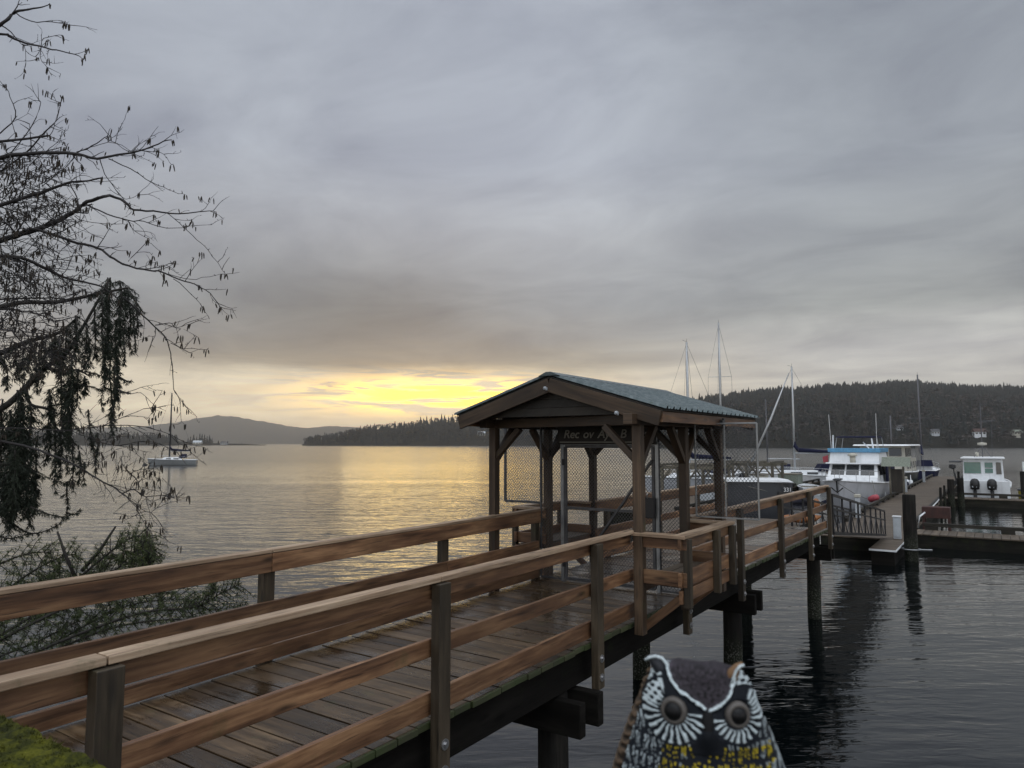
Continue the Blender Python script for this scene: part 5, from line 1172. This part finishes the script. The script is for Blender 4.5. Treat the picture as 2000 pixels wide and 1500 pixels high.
# plastic owl decoy: a shaped shell painted point by point; x right, -y towards the viewer, z up, in metres, origin at its base
OY = .76; K = OY / F
owl_z0 = ZP + .004
def o_xz(px, py): p = pY(px, py, OY); return p.x, p.z - owl_z0
OX = o_xz(1358, 1400)[0]
TOPZ = o_xz(1358, 1296)[1]
PROF = [(1292, 40), (1296, 74), (1303, 88), (1312, 95), (1330, 101), (1345, 106), (1372, 111), (1400, 121), (1430, 134), (1460, 144), (1500, 157), (1560, 174), (1640, 196), (1760, 200), (1900, 180)]
def hw_at(py): return interp(PROF, py)
BL = [(1262, 1288), (1278, 1281), (1292, 1283), (1303, 1296), (1311, 1316), (1322, 1331), (1342, 1344), (1358, 1355), (1370, 1364)]
BRR = [(1379, 1367), (1392, 1360), (1403, 1350), (1415, 1338), (1421, 1318), (1426, 1298), (1441, 1283)]
def seg_d(p, poly):
    best = 9e9
    for (ax, ay), (bx, by) in zip(poly, poly[1:]):
        t = max(0, min(1, ((p[0] - ax) * (bx - ax) + (p[1] - ay) * (by - ay)) / ((bx - ax) ** 2 + (by - ay) ** 2))); best = min(best, math.hypot(p[0] - ax - t * (bx - ax), p[1] - ay - t * (by - ay)))
    return best
EL, ER = (1313, 1374), (1431, 1376)
def nz(x, y, s_=1.0, k=0.0): return mnoise.noise(Vector((x * s_, y * s_, k)))
WHT, DRK, YEL, TAN = np.array((.56, .64, .67)), np.array((.005, .007, .011)), np.array((.60, .46, .02)), np.array((.11, .075, .05))
def crown_bound(px):      # lower limit of the crown patch, following the two brow lines
    return interp([(1290, 1290), (1303, 1296), (1311, 1316), (1322, 1331), (1342, 1344), (1358, 1355), (1375, 1366), (1392, 1360), (1403, 1350), (1415, 1338), (1421, 1318), (1426, 1298), (1436, 1290)], px)
def owl_paint(px, py, front):
    """returns colour, relief (px)"""
    jx, jy = px + 2.2 * nz(px, py, .09), py + 2.2 * nz(px, py, .09, 7)
    if not front: 
        f = .5 + .5 * math.sin(jy * .42 + 3 * nz(px, py, .07)) * math.sin(jx * .5 + jy * .2); return TAN * (.12 + .75 * f * f), 2.5 * f
    db = min(seg_d((jx, jy), BL), seg_d((jx, jy), BRR))
    wbrow = 2.5 + 1.9 * nz(px, py, .12, 3)
    if db < wbrow: return WHT * (.95 + .25 * nz(px, py, .2, 1)), 5.0
    soft = max(0, 1 - (db - wbrow) / 5) * 4
    if py > crown_bound(px) and ((px < 1352 and seg_d((jx, jy), BL) < 17) or (px > 1385 and seg_d((jx, jy), BRR) < 9)): return DRK, soft
    if 1296 < px < 1432 and py < crown_bound(px): return np.array((.024, .020, .025)) * (1 + 1.3 * nz(px, py, .16, 2)), soft + 1.2 * nz(px, py, .2, 2)
    for (cx, cy), ra, rb in ((EL, 63, 66), (ER, 52, 60)):
        dx_, dy_ = jx - cx, jy - cy; d = math.hypot(dx_, dy_); lim = ra
        if d < lim and py > crown_bound(px):
            if d < 26: return DRK * .9, -3 - soft * 0
            th = math.atan2(dy_, dx_)
            inner_top = (cx == EL[0] and dy_ < 2 and dx_ > -16) or (cx == ER[0] and dy_ < 6 and dx_ < 18)
            if inner_top: return DRK, soft
            f = math.sin(th * 24 + 1.2 * nz(px, py, .05, 4)) - .35 + .012 * (d - 44); prof = max(0, 1 - abs((d - 44) / 21) ** 3)
            if d > lim - 5: return DRK * 1.3, 1
            if cx == EL[0] and dx_ < -22 and dy_ < -6:      # spotted patch at the temple
                f = math.sin(jx * .42 + jy * .28) + math.sin(jy * .55 - jx * .12)
                return (WHT * .9 if f > -.35 else DRK), (2 if f > -.35 else 0)
            return (WHT * (.85 + .3 * nz(px, py, .1, 5)) if f > -.05 and prof > .25 else DRK), (3 if f > -.05 else 0)
    if abs(px - 1374) < 24 + (py - 1390) * .12 and 1372 < py < 1446: return DRK * .7, 2
    if px < 1254 - (py - 1370) * .30 and py > 1300: 
        f = .5 + .5 * math.sin(jy * .42 + jx * .3 + 2 * nz(px, py, .09, 6)); return TAN * (.10 + 1.0 * f * f), 3 * f
    if py < 1372 and (px < 1312 or px > 1430):
        f = math.sin(jx * .46 + jy * .22) + math.sin(jy * .52 - jx * .15)
        left_dark = px < 1306 and py < 1312 + (1306 - px) * -.1
        return (DRK if left_dark else (WHT * .8 if f > -.2 else DRK)), (2 if f > 0 and not left_dark else 0)
    # breast: rows of drooping feather strokes
    col_ = math.floor((jx - 1374) / 14.0 + 2.5 * nz(px, py, .02, 12)); st = 13 * nz(col_ * 7.3, 1, 1, 13)
    row = (jy + st - 1425) / 34.0; fx = (jx - 1374) / 14.0 + math.floor(row) % 2 * .5 + .35 * nz(px, py, .05, 14); cxf = abs(fx - math.floor(fx) - .5); fy = row - math.floor(row)
    rim = .23 + .10 * fy < cxf < .37 - .02 * fy + .07 * nz(px, py, .2, 8) and fy > .16
    inyel = py > 1430 + st * .8 + abs(px - 1390) * .06 and abs(px - 1392) < 98 + (py - 1440) * .25 and py < 1560 + st
    if inyel:
        ym = nz(px, py, .035, 16) + .42 - abs(px - 1392) / 420
        if rim and ym > 0: return YEL * (.8 + .6 * nz(px, py, .1, 9)), 3
        if rim: return WHT * .6, 3
        return DRK, 0
    if rim: return WHT * (.72 + .35 * nz(px, py, .1, 9)) * (1 if px < 1450 else .62), 3
    return DRK * 1.2, 0
ow = thing('owl_decoy', 'painted plastic owl decoy with dark glassy eyes standing on the parapet', 'decoy', (OX * 1.075, OY * 1.06, owl_z0 - .008), -math.atan2(OX, OY))
rows = list(np.concatenate([np.linspace(1292, 1560, 230), np.linspace(1564, 1900, 60)])); NA = 420; V = []; Cc = []; Fs = []
for py in rows:
    hw = hw_at(py)
    for q in range(NA):
        a = 6.28318 * q / NA; sx, sy = math.sin(a), -math.cos(a)
        ex = math.copysign(abs(sx) ** .86, sx) * hw; ey = math.copysign(abs(sy) ** .9, sy) * hw * .80
        px = 1358 + ex; front = sy < .25
        if front and 1285 < py < 1700:
            # face: discs swell round the eyes, with the eyes set back
            for (cx, cy) in (EL, ER):
                d = math.hypot(px - cx, py - cy); ey -= 9 * math.exp(-(d / 55) ** 4) * (1 if sy < -.2 else .3)
            ey -= 15 * math.exp(-((px - 1374) / 16) ** 2 - ((py - 1408) / 30) ** 2)
        c_, rel = owl_paint(px, py, front); k = 1 + rel * 1.3 / hw; wt_ = max(0, 1 - max(0, py - 1292) / 110) ** 1.5
        V.append((ex * k * K, ey * k * K, o_xz(1358, py)[1] - wt_ * .42 * max(0, ey + .45 * hw) * K)); Cc.append((*np.clip(c_, 0, 1), 1))
nr = len(rows)
for j in range(nr - 1):
    for q in range(NA): Fs.append((j * NA + q, (j + 1) * NA + q, (j + 1) * NA + (q + 1) % NA, j * NA + (q + 1) % NA))
m, nt = newmat('owl_paint'); c = N(nt, 'ShaderNodeVertexColor', layer_name='paint').outputs[0]
finish(nt, c, .62, NOISE(nt, N(nt, 'ShaderNodeTexCoord').outputs['Object'], 500, 3), .15, .001, spec=.18); M['owl'] = m
body = from_np('body', V, Fs, M['owl'], ow, smooth=True, col=Cc)
k0 = len(V); tc_ = [(0, 0, V[0][2] + .001)]
b = MB(); b.add([V[q] for q in range(0, NA, 6)], [tuple(range(NA // 6))[::-1]]); b.build('crown', plain('owl_crown', (.024, .020, .025), .6), ow)
def owl_front_y(px, py): 
    s_ = max(-1, min(1, (px - 1358) / hw_at(py))); a = math.asin(math.copysign(abs(s_) ** (1 / .86), s_)); return -(math.cos(a) ** .9) * hw_at(py) * .80
eyeg = plain('owl_eye_gloss', (.004, .004, .005), .40, spec=.25, dirt=0); eyer = plain('owl_eye_ring', (.085, .075, .068), .45, var=.3, sc=60)
for (cx, cy), r_ in ((EL, 23), (ER, 22)):
    yf = owl_front_y(cx, cy) - 9
    O_ = ((cx - 1358) * K, (yf - 1) * K, o_xz(cx, cy)[1]); b = MB(); n = 28
    nv_ = Vector(((cx - 1358) * .006, -1, .05)).normalized(); t1 = nv_.cross(Vector((0, 0, 1))).normalized(); t2 = t1.cross(nv_)
    def disc(prof, nm, mt):
        b = MB(); vs = []; 
        for r, h in prof:
            for q in range(n): a = 6.28318 * q / n; vs.append(Vector(O_) + (t1 * math.cos(a) + t2 * math.sin(a)) * r * K + nv_ * h * K)
        fs = [(i * n + q, i * n + (q + 1) % n, (i + 1) * n + (q + 1) % n, (i + 1) * n + q) for i in range(len(prof) - 1) for q in range(n)] + [tuple(range((len(prof) - 1) * n, len(prof) * n))]
        b.add(vs, fs); return b.build(nm, mt, ow, smooth=True)
    e_ = disc([(r_ + 3, -6), (r_ + 1.5, 1), (r_ - 1, 4), (r_ - 5.5, 4.6), (r_ - 7, 3)], 'eye_ring', eyer)
    disc([(r_ - 6, 2), (r_ - 7, 5.5), (r_ - 11, 9), (r_ - 16, 11), (2, 12)], 'eye', eyeg)
for pts, mtc, nm in (([(1296, 1322, 3), (1284, 1300, 4), (1272, 1290, 3), (1261, 1287, 0)], (.010, .012, .018), 'ear_tuft'), ([(1418, 1320, 3), (1426, 1302, 3), (1433, 1291, 2), (1443, 1283, 0)], (.16, .085, .035), 'ear_tuft')):
    b = MB(); pp = [Vector(((x - 1358) * K, (-.55 * hw_at(1330)) * K * (.75 if x < 1358 else .95), o_xz(1358, y)[1])) for x, y, _ in pts]
    b.tube(pp, [20 * K, 14 * K, 9 * K, 3 * K] if pts[0][0] < 1358 else [15 * K, 10 * K, 7 * K, 3 * K], 12); b.build(nm, plain('owl_' + nm + str(pts[0][0]), mtc, .55), ow, smooth=True)
for ln in ([(1259, 1290), (1268, 1284), (1280, 1281), (1292, 1284), (1302, 1297), (1309, 1313)], [(1445, 1282), (1438, 1284), (1430, 1294), (1425, 1308), (1421, 1322)]):
    b = MB(); pp = [Vector(((x - 1358) * K, (-.55 * hw_at(1330) - 18) * K * (.75 if x < 1358 else .95), o_xz(1358, y)[1])) for x, y in ln]; b.tube(pp, [2.5 * K] + [2.8 * K] * (len(pp) - 2) + [3 * K], 8); b.build('tuft_edge', plain('owl_white%d' % ln[0][0], (.56, .64, .67), .55, var=.3, sc=300), ow, smooth=True)
yb = owl_front_y(1374, 1400) - 14
b = MB(); vs = []
for py, w, o_ in ((1366, 7, 1), (1380, 11, 6), (1398, 12, 11), (1416, 10, 13), (1432, 6, 9), (1442, 1.5, 3)):
    for q in range(9): a = math.pi * q / 8; vs.append((((1375 - 1358) - math.cos(a) * w) * K, (yb + 6 - math.sin(a) * o_) * K, o_xz(1358, py)[1]))
b.add(vs, [(i * 9 + q, i * 9 + q + 1, (i + 1) * 9 + q + 1, (i + 1) * 9 + q) for i in range(5) for q in range(8)]); b.build('beak', plain('owl_beak', (.004, .004, .005), .55, spec=.2), ow, smooth=True)

# ------------------------------------------------------------------ sea air
m = bpy.data.materials.new('sea_haze'); m.use_nodes = True; nt = m.node_tree; nt.nodes.clear()
vol = N(nt, 'ShaderNodeVolumePrincipled', {'Color': (1.0, .955, .90, 1), 'Density': 1.25e-4, 'Anisotropy': .70}); nt.links.new(vol.outputs[0], N(nt, 'ShaderNodeOutputMaterial').inputs['Volume'])
b = MB(); b.box((-8300, -320, -3.5), (8300, 9400, 312)); o = b.build('haze', m); o['kind'] = 'stuff'
S.cycles.max_bounces = 8; S.cycles.volume_bounces = 1; S.cycles.use_denoising = True
S.cycles.sample_clamp_indirect = 4
